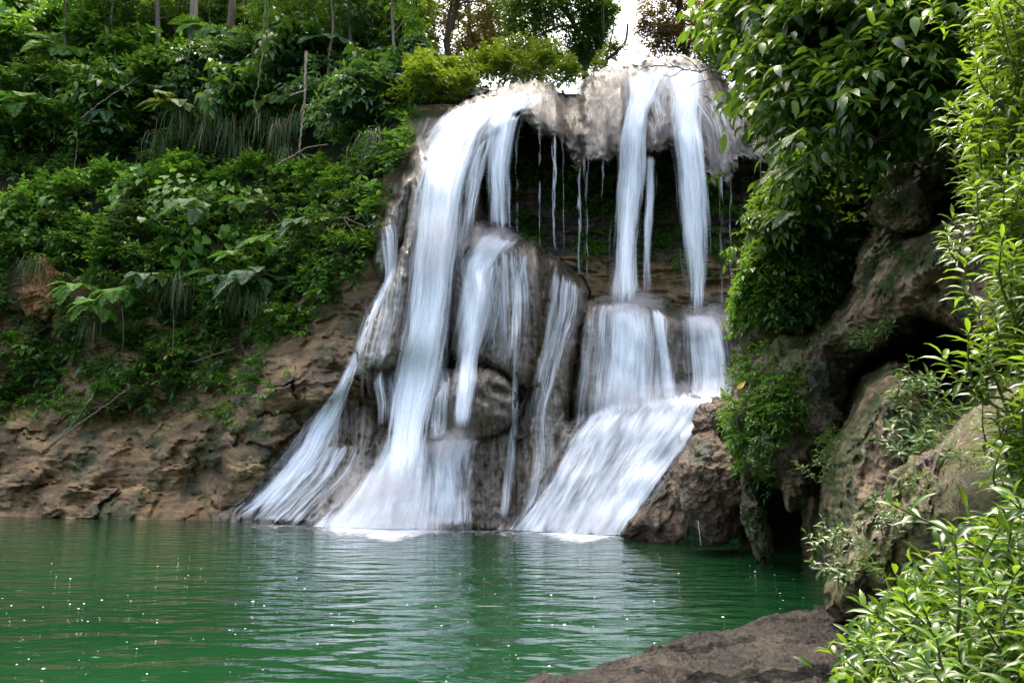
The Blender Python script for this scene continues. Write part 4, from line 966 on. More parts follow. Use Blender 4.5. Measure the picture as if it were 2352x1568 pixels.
def rand_region(n, x0, x1, y0, y1, dens, seed):
    g = np.random.default_rng(seed)
    x = g.uniform(x0, x1, n); y = g.uniform(y0, y1, n)
    k = g.uniform(0, 1, n) < dens(x, y)
    return x[k], y[k]


def left_density(x, y):
    base = sstep(-30, 40, interp(x, [(-460, 640), (0, 640), (130, 690), (300, 700), (420, 790), (620, 810), (700, 760), (780, 660), (850, 590), (880, 460), (935, 330), (960, 240)]) - y)
    n = fbm(np.stack([x / 75, y / 55, x * 0], -1), 4)
    patch = sstep(-0.25, .1, n) * sstep(1020, 850, y) * sstep(660, 560, x) * .85
    hole = np.exp(-(((x - 95) / 45) ** 2 + ((y - 660) / 65) ** 2)) + .8 * np.exp(-(segdist((480, 360), (760, 340), x, y) / 22) ** 2)
    d = np.maximum(base * sstep(-.55, -.1, n), patch)
    d = d * (1 - .9 * sstep(.12, .3, fbm(np.stack([x / 130, y / 80, x * 0 + 21], -1), 3)) * sstep(620, 520, y))
    d = np.where(x > topright(y), 0, d)
    return np.clip(d * (1 - hole), 0, 1)


def topright(y):
    return interp(y, [(0, 1000), (200, 1000), (240, 1005), (300, 955), (400, 935), (600, 860), (800, 720)])


for nm, mt, n, sd_, lf in (('undergrowth', 'leaf_deep', 17000, 1, .25), ('undergrowth', 'leaf_fresh', 10000, 2, .25), ('undergrowth', 'leaf_blue', 4000, 3, .27)):
    x, y = rand_region(n, -420, 1000, -110, 1020, left_density, 40 + sd_)
    if mt == 'leaf_fresh':
        k = fbm(np.stack([x / 120, y / 90, x * 0 + 5], -1), 3) > -.05; x, y = x[k], y[k]
    P = at(x, y, lrelief(x, y) - np.random.default_rng(sd_).uniform(.0, .85, len(x)) * np.where(y > 700, .4, 1))
    carpet(nm, {'leaf_deep': 'dense dark leafy undergrowth covering the left bank', 'leaf_fresh': 'fresh green creepers spread through the left bank', 'leaf_blue': 'dull bluish leaves mixed through the left bank'}[mt],
           P, np.tile([0.05, -.8, .5], (len(x), 1)), lf, lf * .5, mt, seed=sd_, tw=.4)

def bank_moss(x, y):
    n_ = fbm(np.stack([x / 60, y / 42, x * 0 + 7], -1), 4)
    return sstep(.0, .22, n_) * sstep(1040, 900, y) * sstep(690, 760, y) * sstep(640, 420, x)
x, y = rand_region(9000, -380, 640, 690, 1040, bank_moss, 91)
P = at(x, y, lrelief(x, y) - .03)
carpet('ground_cover', 'moss and tiny plants patching the ochre rock of the left bank', P, np.tile([0, -.8, .6], (len(x), 1)), .09, .05, 'leaf_gold', seed=92, tw=.14, nleaf=5, rcl=np.full(len(x), .25))

# moss tufts and small plants inside the grotto behind the falls
def cave_density(x, y):
    inside = sdist([(1150, 360), (1350, 390), (1480, 360), (1700, 430), (1720, 600), (1640, 640), (1420, 640), (1280, 590), (1180, 540)], x, y) > 0
    n = fbm(np.stack([x / 60, y / 45, x * 0 + 2], -1), 3)
    return inside * np.clip(sstep(-.1, .35, n), 0, 1) * sstep(660, 560, y)
x, y = rand_region(6000, 1130, 1760, 350, 660, cave_density, 61)
P = at(x, y, relief(x, y) - .08)
carpet('undergrowth', 'small dark plants clinging to the grotto wall behind the falls', P, np.tile([0, -1, .2], (len(x), 1)), .13, .07, 'leaf_fresh', seed=62, tw=.28, nleaf=6)

# small plants on the hanging outcrop and the hillside of the right bank
def on_blob(o, n, seed, face=(-.2, -.9, .3), thr=.1):
    me = o.data; nv = len(me.vertices)
    co = np.zeros(nv * 3, np.float32); me.vertices.foreach_get('co', co); co = co.reshape(-1, 3)
    no = np.zeros(nv * 3, np.float32); me.vertices.foreach_get('normal', no); no = no.reshape(-1, 3)
    no = no * np.sign((no * (co - co.mean(0))).sum(1))[:, None]
    g = np.random.default_rng(seed)
    w = np.clip(no @ unit(np.array(face)) - thr, 0, 1)
    c = fbm(co * 1.3 + seed, 3); w = w * sstep(-.35, .15, c)
    i = g.choice(nv, n, p=w / w.sum())
    return co[i].astype(float) + g.normal(size=(n, 3)) * .05, no[i].astype(float)


P, Nn = on_blob(outcrop, 9000, 71, (-.55, -.8, .3), -.3)
k = P[:, 2] > at(1700, 745, 14)[2]; P, Nn = P[k], Nn[k]
carpet('ground_cover', 'small bright plants carpeting the hanging mossy outcrop', P, Nn, .13, .055, 'leaf_fresh', seed=72, tw=.22, nleaf=6, rcl=np.clip(.1 + .5 * fbm(P * 1.2, 2), 0, .6))
P, Nn = on_blob(outcrop, 4500, 73, (-.2, -.8, .4), -.2)
carpet('ground_cover', 'deep green leaves trailing over the hanging mossy outcrop', P[P[:, 2] > at(1700, 735, 14)[2]] + Nn[P[:, 2] > at(1700, 735, 14)[2]] * .05, Nn[P[:, 2] > at(1700, 735, 14)[2]], .14, .055, 'leaf_broad', seed=74, tw=.26, nleaf=7, droop=.6)
P, Nn = on_blob(mossy_boulder, 750, 77, (-.85, -.4, .1), .5)
carpet('ground_cover', 'small bright plants draped over the left face of the big mossy boulder', P, Nn, .12, .045, 'leaf_fresh', seed=78, tw=.18, nleaf=6, rcl=np.clip(.15 + .6 * fbm(P * 1.4, 2), 0, .7))
x, y = rand_region(5200, 1740, 2560, -300, 800, lambda x, y: (sdist([(1770, -300), (2600, -300), (2600, 800), (2300, 560), (2190, 330), (2010, 400), (1990, 560), (1900, 420), (1800, 380)], x, y) > 0) * 1.0, 75)
P = at(x, y, brelief(x, y) - np.random.default_rng(75).uniform(.05, .9, len(x)))
carpet('undergrowth', 'dark leafy undergrowth on the right bank behind the shrubs', P, np.tile([-.4, -.7, .4], (len(x), 1)), .2, .1, 'leaf_deep', seed=76, tw=.45, nleaf=7, tpl='low')

# --- shrub prototypes
SH = {
    'deep': [shrub_mesh('deep_shrub', 'leaf_deep', 100 + i, 120, 8, .19, .095) for i in range(3)],
    'fresh': [shrub_mesh('fresh_shrub', 'leaf_fresh', 110 + i, 110, 8, .21, .11) for i in range(3)],
    'blue': [shrub_mesh('bluish_shrub', 'leaf_blue', 120 + i, 130, 8, .20, .08, droop=.7) for i in range(3)],
    'gold': [shrub_mesh('yellowish_shrub', 'leaf_gold', 130 + i, 130, 8, .19, .095) for i in range(3)],
    'sapling': [shrub_mesh('sapling', 'leaf_deep', 150 + i, 80, 8, .30, .13, tpl='med', droop=.8, tw=.6) for i in range(2)],
    'broad': [shrub_mesh('broad_leaf_shrub', 'leaf_broad', 140 + i, 95, 8, .28, .12, tpl='med', droop=.7, tw=.6) for i in range(4)],
}
g = np.random.default_rng(5)
row(SH['fresh'], 'shrub', [(-20, 60), (60, 30), (130, 70), (40, 120), (210, 110), (180, 40), (270, 60), (300, 150)], 'the bright shrubs crowning the upper left bank', 'shrub', 'bright shrubs of the upper left bank', (1.0, 1.5), lrelief, .5, seed=1)
row(SH['deep'], 'shrub', [(20, 220), (110, 200), (200, 220), (290, 250), (150, 300), (40, 320), (330, 210), (400, 190), (260, 330)], 'the dark shrubs below the crowning bright ones', 'shrub', 'dark shrubs of the left bank', (1.0, 1.4), lrelief, .4, seed=2)
row(SH['blue'], 'shrub', [(430, 220), (480, 170), (560, 160), (600, 240), (650, 190), (720, 240), (790, 230), (850, 210), (820, 290), (880, 250)], 'the dull bluish shrubs over the hanging grass', 'shrub', 'bluish shrubs above the hanging grass', (.9, 1.4), lrelief, .6, seed=3)
row(SH['fresh'], 'shrub', [(20, 520), (90, 480), (170, 450), (250, 420), (330, 440), (420, 420), (510, 430), (590, 400), (660, 410), (720, 420), (780, 440)], 'the fresh green shrubs on the shelf below the hanging grass', 'shrub', 'fresh shrubs on the shelf of the left bank', (.6, 1.0), lrelief, .35, seed=4)
row(SH['deep'], 'shrub', [(60, 590), (160, 570), (260, 590), (350, 610), (450, 680), (540, 700), (620, 640), (700, 560), (770, 530), (810, 600), (660, 740), (820, 480)], 'the dark shrubs along the lower fringe of the left jungle', 'shrub', 'dark shrubs along the lower fringe', (.55, .95), lrelief, .25, seed=5)
row(SH['fresh'], 'shrub', [(30, 780), (130, 880), (60, 930), (230, 900), (330, 760), (420, 780), (580, 780), (300, 870)], 'the small plants dotted over the bare ochre rock', 'plant', 'small plants on the ochre rock', (.3, .5), lrelief, .1, seed=6)
row(SH['gold'], 'shrub', [(960, 190, 29), (1010, 175, 29.5), (1060, 185, 29), (1110, 165, 30), (1160, 175, 29), (1210, 160, 30), (1250, 170, 29), (1300, 185, 27.5), (985, 215, 27.5), (1045, 205, 27.6)], 'the yellow-green shrubs fringing the clifftop left of the lip', 'shrub', 'yellow-green shrubs on the clifftop', (.8, 1.3), seed=7)
row(SH['deep'], 'shrub', [(1640, 150, 27, 1.0), (1680, 190, 26, .8), (1720, 230, 25, .7), (1720, 330, 24, .4), (1700, 120, 28, 1.2), (1740, 160, 25, 1.2)], 'the low mossy shrubs at the right shoulder of the lip', 'shrub', 'shrubs at the right shoulder of the lip', seed=8)
row(SH['broad'], 'shrub', [(1760, 60, 13.5, 1.1), (1800, 160, 12.5, 1.0), (1850, 40, 13, 1.2), (1830, 250, 12, .95), (1900, 120, 12, 1.1), (1950, 30, 12.5, 1.2), (1960, 210, 11.5, 1.0), (1900, 300, 11.8, .95)], 'the broad-leaved shrubs leaning toward the waterfall', 'shrub', 'broad-leaved shrubs nearest the falls', seed=9)
row(SH['broad'], 'shrub', [(2030, 100, 11.5, 1.1), (2060, 260, 11, 1.0), (2100, 20, 11.5, 1.2), (2130, 170, 10.5, 1.0), (2000, 330, 11, .8), (2180, 60, 10.5, 1.0)], 'the broad-leaved shrubs in shade above the brown boulders', 'shrub', 'shaded broad-leaved shrubs', seed=10)
row(SH['broad'], 'shrub', [(1765, 540, 13.3, .5), (1830, 500, 13, .6), (1900, 450, 12.8, .7)], 'the leafy sprays hanging over the mossy outcrop', 'shrub', 'sprays over the mossy outcrop', seed=11)

row(SH['sapling'], 'shrub', [(235, 230), (570, 225), (690, 130), (880, 205)], 'the big drooping-leaved saplings scattered over the upper left slope', 'shrub', 'drooping-leaved saplings upper left', (1.1, 1.5), lrelief, 1.1, seed=12)
# --- large heart-shaped leaves on stalks
def heart_mesh(name, mat, seed, n=11, Ln=.30, spread=.8):
    g = np.random.default_rng(seed); mb, sb = MB(), MB()
    a = g.uniform(-1.5, 1.5, n); tip = np.stack([np.sin(a) * g.uniform(.25, 1, n) * spread, -np.abs(np.cos(a)) * g.uniform(.15, .7, n), g.uniform(.1, .9, n)], -1)
    for t in tip: sb.tube(smooth_path([[0, 0, 0], t * .55 + [0, 0, .18], t], 7), np.linspace(.014, .006, 7), 5)
    d = unit(np.stack([tip[:, 0] * .7, -np.ones(n) * .5, -g.uniform(.25, .8, n)], -1) + .25 * g.normal(size=(n, 3)))
    leaves(mb, tip, d, np.array([0, -.7, .8]) + .3 * g.normal(size=(n, 3)), Ln * g.uniform(.7, 1.25, n), Ln * g.uniform(.75, 1.05, n), 'heart', g.uniform(.3, 1, n), g)
    return mb.mesh(name, M[mat]), sb.mesh(name + '_stalks', M['vine'])


HT = [heart_mesh('heart_leaf_foliage', 'leaf_fresh', 200 + i) for i in range(4)]
row(HT, 'heart_leaf_plant', [(25, 530), (70, 560), (40, 490), (120, 500)], 'the heart-leaved plants at the left end of the shelf', 'plant', 'heart-leaved plants at the left end', (.9, 1.2), lrelief, .7, parts=('leaves', 'stalks'), seed=20)
row(HT, 'heart_leaf_plant', [(300, 490), (345, 520), (385, 480), (330, 440), (410, 455), (450, 470), (510, 460), (560, 480)], 'the pale heart-leaved plants in the middle of the shelf', 'plant', 'heart-leaved plants mid shelf', (.9, 1.25), lrelief, .8, parts=('leaves', 'stalks'), seed=21)
row(HT, 'heart_leaf_plant', [(430, 590), (470, 570), (420, 620), (500, 590)], 'the big ragged-leaved plants above the hanging ferns', 'plant', 'big-leaved plants above the ferns', (1.0, 1.4), lrelief, .7, parts=('leaves', 'stalks'), seed=22)
row(HT, 'heart_leaf_plant', [(20, 20), (70, 40), (30, 90)], 'the large pale-leaved plants at the very top of the left bank', 'plant', 'large-leaved plants topmost', (1.5, 1.9), lrelief, 1.2, parts=('leaves', 'stalks'), seed=23)

# --- ferns: separate fronds
def frond_mesh(name, mat, seed, n=27, Ln=1.0, wid=.26, droop=.75):
    g = np.random.default_rng(seed); mb = MB()
    t = np.linspace(0, 1, 22)
    pth = np.stack([t * Ln * (1 - .2 * t), 0 * t + .04 * np.sin(t * 3), .35 * t * Ln - droop * Ln * t ** 2.2], -1)
    mb.tube(pth, np.linspace(.012, .003, 22) * Ln, 4, r=.7)
    tt = np.linspace(.12, .99, n); P = np.stack([np.interp(tt, t, pth[:, k]) for k in range(3)], -1)
    tg = unit(np.stack([np.interp(tt, t, np.gradient(pth[:, k], t)) for k in range(3)], -1))
    prof = wid * Ln * np.sin(np.pi * np.clip(tt * .92 + .1, 0, 1)) ** .7 + .02
    for s in (-1, 1):
        d = np.array([0, s, 0]) * .9 + tg * .45 + np.array([0, 0, -.15]) + .05 * g.normal(size=(n, 3))
        leaves(mb, P, d, np.cross(tg, np.array([0, 1.0, 0])) * -1 + .1 * g.normal(size=(n, 3)), prof, .036 * Ln * np.ones(n), 'low', g.uniform(.2, 1, n), g)
    return mb.mesh(name, M[mat])


FR = {k: [frond_mesh('fern_frond', m_, 300 + i, wid=w) for i in range(2)] for k, m_, w in (('fresh', 'leaf_fresh', .27), ('blue', 'leaf_blue', .24), ('gold', 'leaf_gold', .25), ('broad', 'leaf_broad', .22))}


def fern(px, py, Y, s, label, kind='fresh', nf=7, group='ferns of the left bank', a0=-math.pi * .95, a1=-.05, seed=0, pitch=(-.5, .3)):
    g = np.random.default_rng(seed + int(px * 7 + py)); r = empty('fern', at(px, py, Y)); r.scale = (s, s, s)
    for i in range(nf):
        o = link('frond', FR[kind][i % 2], r)
        o.rotation_euler = (g.uniform(-.3, .3), g.uniform(*pitch), a0 + (a1 - a0) * (i + g.uniform(.2, .8)) / nf); q = g.uniform(.75, 1.1); o.scale = (q, q, q)
    return thing(r, label, 'fern', group)


for i, (px, py, s, kd, lab) in enumerate([
    (175, 665, .95, 'fresh', 'spreading fern right of the bare orange rock patch, leftmost of the lower pair'), (275, 672, 1.0, 'fresh', 'drooping fern above the ochre overhang, right one of the lower pair'),
    (220, 705, .9, 'fresh', 'fern hanging lowest between the lower pair of ferns'), (500, 645, .95, 'blue', 'greyish fern left of the twin hanging ferns over dark hollow'), (580, 640, 1.1, 'blue', 'long fern trailing far down beside the hanging grass fringe'),
    (545, 600, .8, 'fresh', 'small fern tucked above the twin hanging ferns'), (610, 560, .85, 'fresh', 'arching fern up and right of the trailing fern'), (690, 520, .8, 'blue', 'single dull fern near the dry twiggy tangle'),
    (440, 480, 1.0, 'blue', 'blurred grey-green fern behind the pale heart-shaped leaves'), (370, 640, .6, 'gold', 'little yellowish fern low on the jungle fringe'), (560, 470, .75, 'fresh', 'fern among the fresh shrubs of the shelf'),
    (240, 265, 1.0, 'blue', 'dark feathery fern in shade high on the left bank'), (235, 300, .8, 'blue', 'drooping bluish frond cluster just below the dark feathery fern'), (640, 235, .95, 'gold', 'bright yellow-green fern beside the slim pale trunk'),
    (590, 95, 1.1, 'fresh', 'feathery fern high by the long green vine'), (680, 110, .8, 'fresh', 'fern near the sky gaps atop the left bank'), (150, 130, 1.5, 'fresh', 'wide tree fern spreading among the crowning bright shrubs'), (310, 90, 1.6, 'gold', 'yellowish tree fern left of the dull brown trunk'), (480, 80, 1.5, 'fresh', 'tree fern between the pale trunk and the ivy-clad trunk'),
    (760, 120, 1.5, 'blue', 'dull tree fern high up right of the slim pale bare trunk'), (60, 250, 1.4, 'fresh', 'tree fern at the far left under the crowning shrubs'), (400, 250, 1.2, 'gold', 'yellowish fern just above the left end of the grass tufts'), (60, 800, .4, 'fresh', 'tiny fern on the mossy rock near the waterline left'), (330, 640, .7, 'blue', 'shaded fern under the leafy shelf')]):
    fern(px, py, float(lrelief(px, py)) - (1.35 if py < 760 else .4), s * 1.5, lab, kd, seed=i)

# --- hanging grass tufts
def grass_mesh(name, mat, seed, n=110, L=1.15, w=.026):
    g = np.random.default_rng(seed); mb = MB(); k = 7; t = np.linspace(0, 1, k)
    for i in range(n):
        a = g.uniform(-math.pi, 0); d = np.array([math.cos(a), math.sin(a) * .8, 0]); l = L * g.uniform(.35, 1.2); o = g.normal(size=3) * np.array([.22, .08, .14])
        rch = g.uniform(.10, .75) ** 1.0
        pth = o + d * (rch * l * np.sqrt(t))[:, None] + UP * (l * (.45 * t * (1 - t) * g.uniform(.3, 1.4) - .95 * t ** 1.7))[:, None]
        sd = unit(np.cross(d, UP) + .3 * g.normal(size=3)) * w * np.sin(np.pi * np.clip(t * .85 + .12, 0, 1))[:, None] * .5
        v = np.stack([pth - sd, pth + sd], 1).reshape(-1, 3); j = np.arange(k - 1) * 2
        mb.add(v, quads=np.stack([j, j + 1, j + 3, j + 2], -1), r=g.uniform(0, 1))
    return mb.mesh(name, M[mat])


GT = [(grass_mesh('hanging_blades', 'grass', 400 + i), grass_mesh('dead_blades', 'deadgrass', 420 + i, 26, 1.5, .02)) for i in range(3)]
row(GT, 'grass_tuft', [(368, 312), (415, 262), (470, 300), (496, 248), (540, 285), (556, 330), (598, 262), (640, 292), (664, 345), (684, 268)], 'the hanging grass tufts in the dark recess of the left bank', 'grass tuft', 'hanging grass tufts in the recess', (.85, 1.3), lrelief, 1.5, (-.05, .05), ('green_blades', 'dead_blades'), seed=30)
place(GT[0], 'grass_tuft', 868, 315, 26.6, 1.25, .1, 'biggest hanging grass tuft, alone by the cliff left of the lip', 'grass tuft', None, ('green_blades', 'dead_blades'))
place(GT[1], 'grass_tuft', 75, 600, float(lrelief(75, 600)) - 1.2, .8, 0, 'hanging grass tuft above the bare orange rock patch', 'grass tuft', None, ('green_blades', 'dead_blades'))
row(GT, 'grass_tuft', [(395, 640), (425, 655), (545, 660), (595, 680)], 'the grass tufts fringing the hollow beside the hanging ferns', 'grass tuft', 'grass fringe by the ferns', (.7, .95), lrelief, 1.3, (-.05, .05), ('green_blades', 'dead_blades'), seed=31)
place((None, GT[2][1]), 'grass_tuft', 482, 800, float(lrelief(482, 800)) - .35, .5, 0, 'small withered grey grass tuft over the ochre rock', 'grass tuft', None, ('green_blades', 'dead_blades'))
place(GT[2], 'grass_tuft', 215, 740, float(lrelief(215, 740)) - .9, .8, 0, 'shaggy grass tuft hanging under the lower pair of ferns', 'grass tuft', None, ('green_blades', 'dead_blades'))

# --- vines, dry branches
def stick(name, pts, r, mat, label, cat, branches=(), rel=None, group=None):
    mb = MB(); P = np.array([at(*p) for p in pts]); pth = smooth_path(P, 40)
    pth[1:-1] += .012 * np.random.default_rng(int(pts[0][0])).normal(size=(38, 3)) * np.linalg.norm(P[-1] - P[0]) / 3
    mb.tube(pth, np.linspace(r, r * .45, 40), 6)
    for b in branches: 
        bp = smooth_path(np.array([at(*p) for p in b]), 14); mb.tube(bp, np.linspace(r * .55, r * .2, 14), 5)
    o = link(name, mb.mesh(name, M[mat])); return thing(o, label, cat, group)


def lr(px, py, d=.8):
    d = d + (.6 if py < 720 else .1)
    return (px, py, float(lrelief(px, py)) - d)
stick('vine', [(612, -30, 28.5), (606, 60, 28.4), (596, 170, 28.3), (584, 230, 28.2), (590, 270, 28.1), (580, 330, 28)], .03, 'vine', 'long yellow-green vine dangling down the left bank', 'vine', [[(612, -30, 28.5), (616, 40, 28.4), (604, 110, 28.3)]])
stick('sapling_trunk', [(703, 120, 28.6), (701, 200, 28.3), (699, 240, 28.2), (692, 300, 28), (686, 350, 27.9)], .06, 'bark_pale', 'slim pale bare trunk slanting down beside the hanging grass', 'trunk', [[(699, 210, 28.25), (680, 215, 28), (665, 222, 27.9)], [(699, 240, 28.2), (690, 258, 28)]])
stick('bare_branch', [(640, 378, 27.4), (680, 355, 27.3), (705, 340, 27.2), (755, 332, 27.2)], .04, 'twig', 'pale bare branch lying across the shelf below the recess', 'branch', [[(690, 350, 27.3), (700, 362, 27.2), (712, 366, 27.1)]])
stick('bare_branch', [(188, 272, 31), (240, 230, 30.8), (316, 180, 30.6)], .03, 'twig', 'thin dry branch leaning above the dark feathery fern', 'branch')
stick('vine', [lr(174, 300), lr(178, 330), lr(172, 380), lr(168, 400)], .025, 'twig', 'dry hanging root over the darkest hollow of left bank', 'root')
stick('fallen_branch', [lr(118, 1022, .5), lr(170, 970, .5), lr(205, 920, .6), lr(240, 860, .7), lr(262, 800, .8)], .06, 'vine', 'mossy fallen branch leaning on the ochre rock, steeper one', 'branch')
stick('fallen_branch', [lr(95, 1040, .4), lr(160, 990, .5), lr(230, 940, .6), lr(298, 892, .7)], .05, 'twig', 'brown fallen branch beside the mossy steeper one', 'branch')
stick('fallen_branch', [lr(445, 832, .5), lr(500, 812, .6), lr(540, 800, .6)], .035, 'twig', 'thin dry stick on the ochre rock under the withered tuft', 'branch', [[lr(470, 824, .5), lr(440, 805, .5), lr(420, 795, .5)]])
stick('twig_tangle', [lr(730, 520), lr(780, 500, 1), lr(840, 520, .6)], .02, 'twig', 'dry brown twiggy tangle near the falls on the left bank', 'twigs', [[lr(760, 506, 1), lr(735, 555, .8), lr(715, 600, .6)], [lr(790, 503, 1), lr(820, 550, .7), lr(800, 590, .6)], [lr(780, 500, 1), lr(830, 495, .7)], [lr(745, 515, .9), lr(700, 545, .7)], [lr(800, 508, .8), lr(770, 560, .8)]])
stick('hanging_root', [lr(280, 700, .9), lr(284, 760, .8), lr(278, 830, .7)], .018, 'twig', 'left one of two thin roots dangling over ochre rock', 'root')
stick('hanging_root', [lr(397, 690, .9), lr(399, 750, .8), lr(396, 812, .7)], .018, 'twig', 'right one of two thin roots dangling over ochre rock', 'root')
stick('bare_branch', [(1790, 190, 19), (1720, 170, 20), (1660, 150, 21), (1610, 165, 21.5), (1570, 158, 21.8), (1500, 150, 22), (1470, 162, 22.1)], .03, 'twig_dark', 'dark leafless twig reaching out over the crown of the lip', 'branch',
      [[(1660, 150, 21), (1640, 180, 21), (1600, 190, 21.2), (1570, 215, 21.3)], [(1610, 165, 21.5), (1585, 140, 21.5), (1560, 128, 21.5)], [(1570, 158, 21.8), (1545, 175, 21.8), (1520, 172, 21.8)], [(1690, 160, 20.5), (1665, 190, 20.6), (1640, 215, 20.8), (1610, 225, 21)], [(1550, 155, 21.8), (1530, 140, 21.8)], [(1640, 156, 21.2), (1618, 135, 21.2)]])
stick('bare_branch', [(1720, 40, 19), (1660, 70, 20), (1620, 95, 20.5), (1608, 120, 20.6)], .045, 'bark', 'forked brown branch poking into the sky at the right', 'branch', [[(1640, 84, 20.3), (1612, 82, 20.4), (1590, 70, 20.5)], [(1620, 95, 20.5), (1590, 105, 20.6)]])

# ------------------------------------------------------------------ trees
def tree(name, trunks, clusters, leafm, bark, label, r0=.2, Ln=.16, wr=.5, group=None, seed=0, limb=.05, nleaf=8, droop=.35, tw=.55, tpl='low'):
    g = np.random.default_rng(seed + 500); mb, sb = MB(), MB(); allp = []
    root = empty(name, at(*trunks[0][0]))
    inv = -np.array(root.location)
    for i, tr in enumerate(trunks):
        P = smooth_path(np.array([at(*p) for p in tr]), 30)
        P[1:] += .05 * perlin(np.stack([P[1:, 2] * .8, P[1:, 2] * 0 + i, P[1:, 2] * 0 + seed], -1))[:, None] * np.array([1, .5, 0])
        rr = np.linspace(r0, r0 * .5, 30) * (1 if i == 0 else .55)
        rr = rr * (1 + .15 * perlin(np.stack([P[:, 2] * 2, P[:, 2] * 0 + 3, P[:, 2] * 0], -1)))
        sb.tube(P + inv, rr, 9); allp.append(P)
    allp = np.concatenate(allp)
    for (px, py, Y, rp, n) in clusters:
        c = at(px, py, Y); R = rp * Y / F
        k = np.argmin(np.linalg.norm((allp - c) * np.array([1, 1, 1.0]) - np.array([0, 0, -.8]), axis=1)); s = allp[k]
        lp = smooth_path([s, (s + c) / 2 + g.normal(size=3) * .15 * R + np.array([0, 0, .12 * R]), c], 12)
        sb.tube(lp + inv, np.linspace(limb, limb * .3, 12), 6)
        nsub = max(5, n // 10)
        sub = c + unit(g.normal(size=(nsub, 3))) * (R * g.uniform(.3, 1, nsub) ** .6)[:, None] * np.array([1, 1, .75])
        for q in sub[:: 2]: sb.tube(smooth_path([lp[8], (lp[8] + q) / 2 + g.normal(size=3) * .06, q], 6) + inv, np.linspace(limb * .35, limb * .12, 6), 4)
        i = g.integers(0, nsub, n)
        base = sub[i] + g.normal(size=(n, 3)) * R * .17
        d = unit(unit(base - c) * .8 + .7 * g.normal(size=(n, 3)) + np.array([0, 0, .15]))
        twigs(mb, base + inv, d, tw * g.uniform(.5, 1.2, n), nleaf, Ln, Ln * wr, tpl, droop, g=g)
    link('trunk', sb.mesh('trunk', M[bark]), root); link('crown', mb.mesh('crown', M[leafm]), root)
    return thing(root, label, 'tree', group)


for i_, (x0, ya, yb, lab_) in enumerate([(258, -20, 210, 'thin liana hanging left of the dull brown trunk'), (410, -20, 190, 'thin liana hanging between the dull brown and pale trunks'), (486, 0, 260, 'liana dropping beside the pale trunk to the grass tufts'),
                                         (556, -10, 250, 'liana dropping just left of the long green vine'), (664, 60, 330, 'liana hanging just left of the slim pale bare trunk'), (752, 20, 300, 'liana hanging right of the slim pale bare trunk'), (868, 30, 300, 'liana dropping onto the biggest hanging grass tuft'), (120, 60, 330, 'liana hanging down the dark upper left slope')]):
    d_ = 1.3; yy_ = np.linspace(ya, yb, 6)
    stick('liana', [(x0 + 7 * math.sin(i_ * 2.1 + q_ * 1.3), float(v_), float(lrelief(x0, max(v_, 60))) - d_) for q_, v_ in enumerate(yy_)], .018, 'twig' if i_ % 2 else 'vine', lab_, 'liana')


def TY(px, py=100): return float(lrelief(px, py)) + .1
# left bank forest, from left to right
tree('tree', [[(440, 165, TY(445, 165)), (444, 60, TY(445, 165)), (448, -40, TY(445, 165)), (452, -160, TY(445, 165))]], [(400, -90, 38, 90, 260), (500, -80, 38, 90, 260), (440, -160, 38, 90, 200)], 'leaf_fresh', 'bark_pale', 'pale straight trunk rising out of the left jungle', .24, seed=1)
tree('tree', [[(366, 215, TY(365, 215)), (364, 110, TY(365, 215)), (362, 40, TY(365, 215)), (360, -60, TY(365, 215))]], [(330, 20, 36.5, 80, 300), (250, 0, 37, 90, 320), (370, -60, 37, 90, 300), (410, 60, 37.5, 60, 220)], 'leaf_deep', 'bark', 'dull brown trunk half hidden left of the pale trunk', .17, seed=2)
tree('tree', [[(526, 160, TY(530, 160)), (532, 40, TY(530, 160)), (538, -60, TY(530, 160))]], [(500, 30, 38.5, 70, 260), (570, 20, 38.5, 80, 320), (540, -70, 38, 100, 300), (600, 80, 37.5, 60, 240)], 'leaf_deep', 'bark', 'dark ivy-clad trunk right of the pale trunk', .24, seed=3)
for i_, (x_, y_, r_, lm_, lab_) in enumerate([(150, 230, .07, 'leaf_fresh', 'thin trunk at the far left among the crowning bright shrubs'), (262, 240, .06, 'leaf_deep', 'slender dark tree left of the dull brown trunk'), (612, 235, .08, 'leaf_fresh', 'slender tree just right of the long green vine'),
                                             (760, 240, .07, 'leaf_deep', 'slender tree between the slim pale bare trunk and the bluish tree'), (805, 215, .09, 'leaf_blue', 'slender bluish tree leaning over the hanging grass'), (905, 235, .08, 'leaf_fresh', 'slender tree nearest the left end of the lip')]):
    q_ = TY(x_, y_); w_ = 6 * math.sin(i_ * 1.7)
    tree('tree', [[(x_, y_, q_), (x_ + w_, y_ - 90, q_), (x_ - w_, y_ - 190, q_), (x_ + w_, y_ - 300, q_), (x_, y_ - 400, q_)]], [(x_ - 20, y_ - 260, q_ + .3, 55, 150), (x_ + 30, y_ - 310, q_, 70, 200), (x_ - 40, y_ - 360, q_, 80, 200), (x_ + 22, y_ - 190, q_ + .3, 30, 50)], lm_, 'bark_pale' if i_ % 2 else 'bark', lab_, r_, seed=30 + i_, limb=.03)
tree('tree', [[(700, 190, 36), (690, 90, 36), (680, 0, 36), (675, -80, 36)]], [(640, 40, 36.5, 75, 300), (720, 60, 36, 75, 300), (690, -50, 36, 100, 330), (770, 10, 36.5, 80, 300), (620, 120, 35, 60, 240)], 'leaf_deep', 'bark', 'leafy dark tree over the long green vine', .2, seed=4)
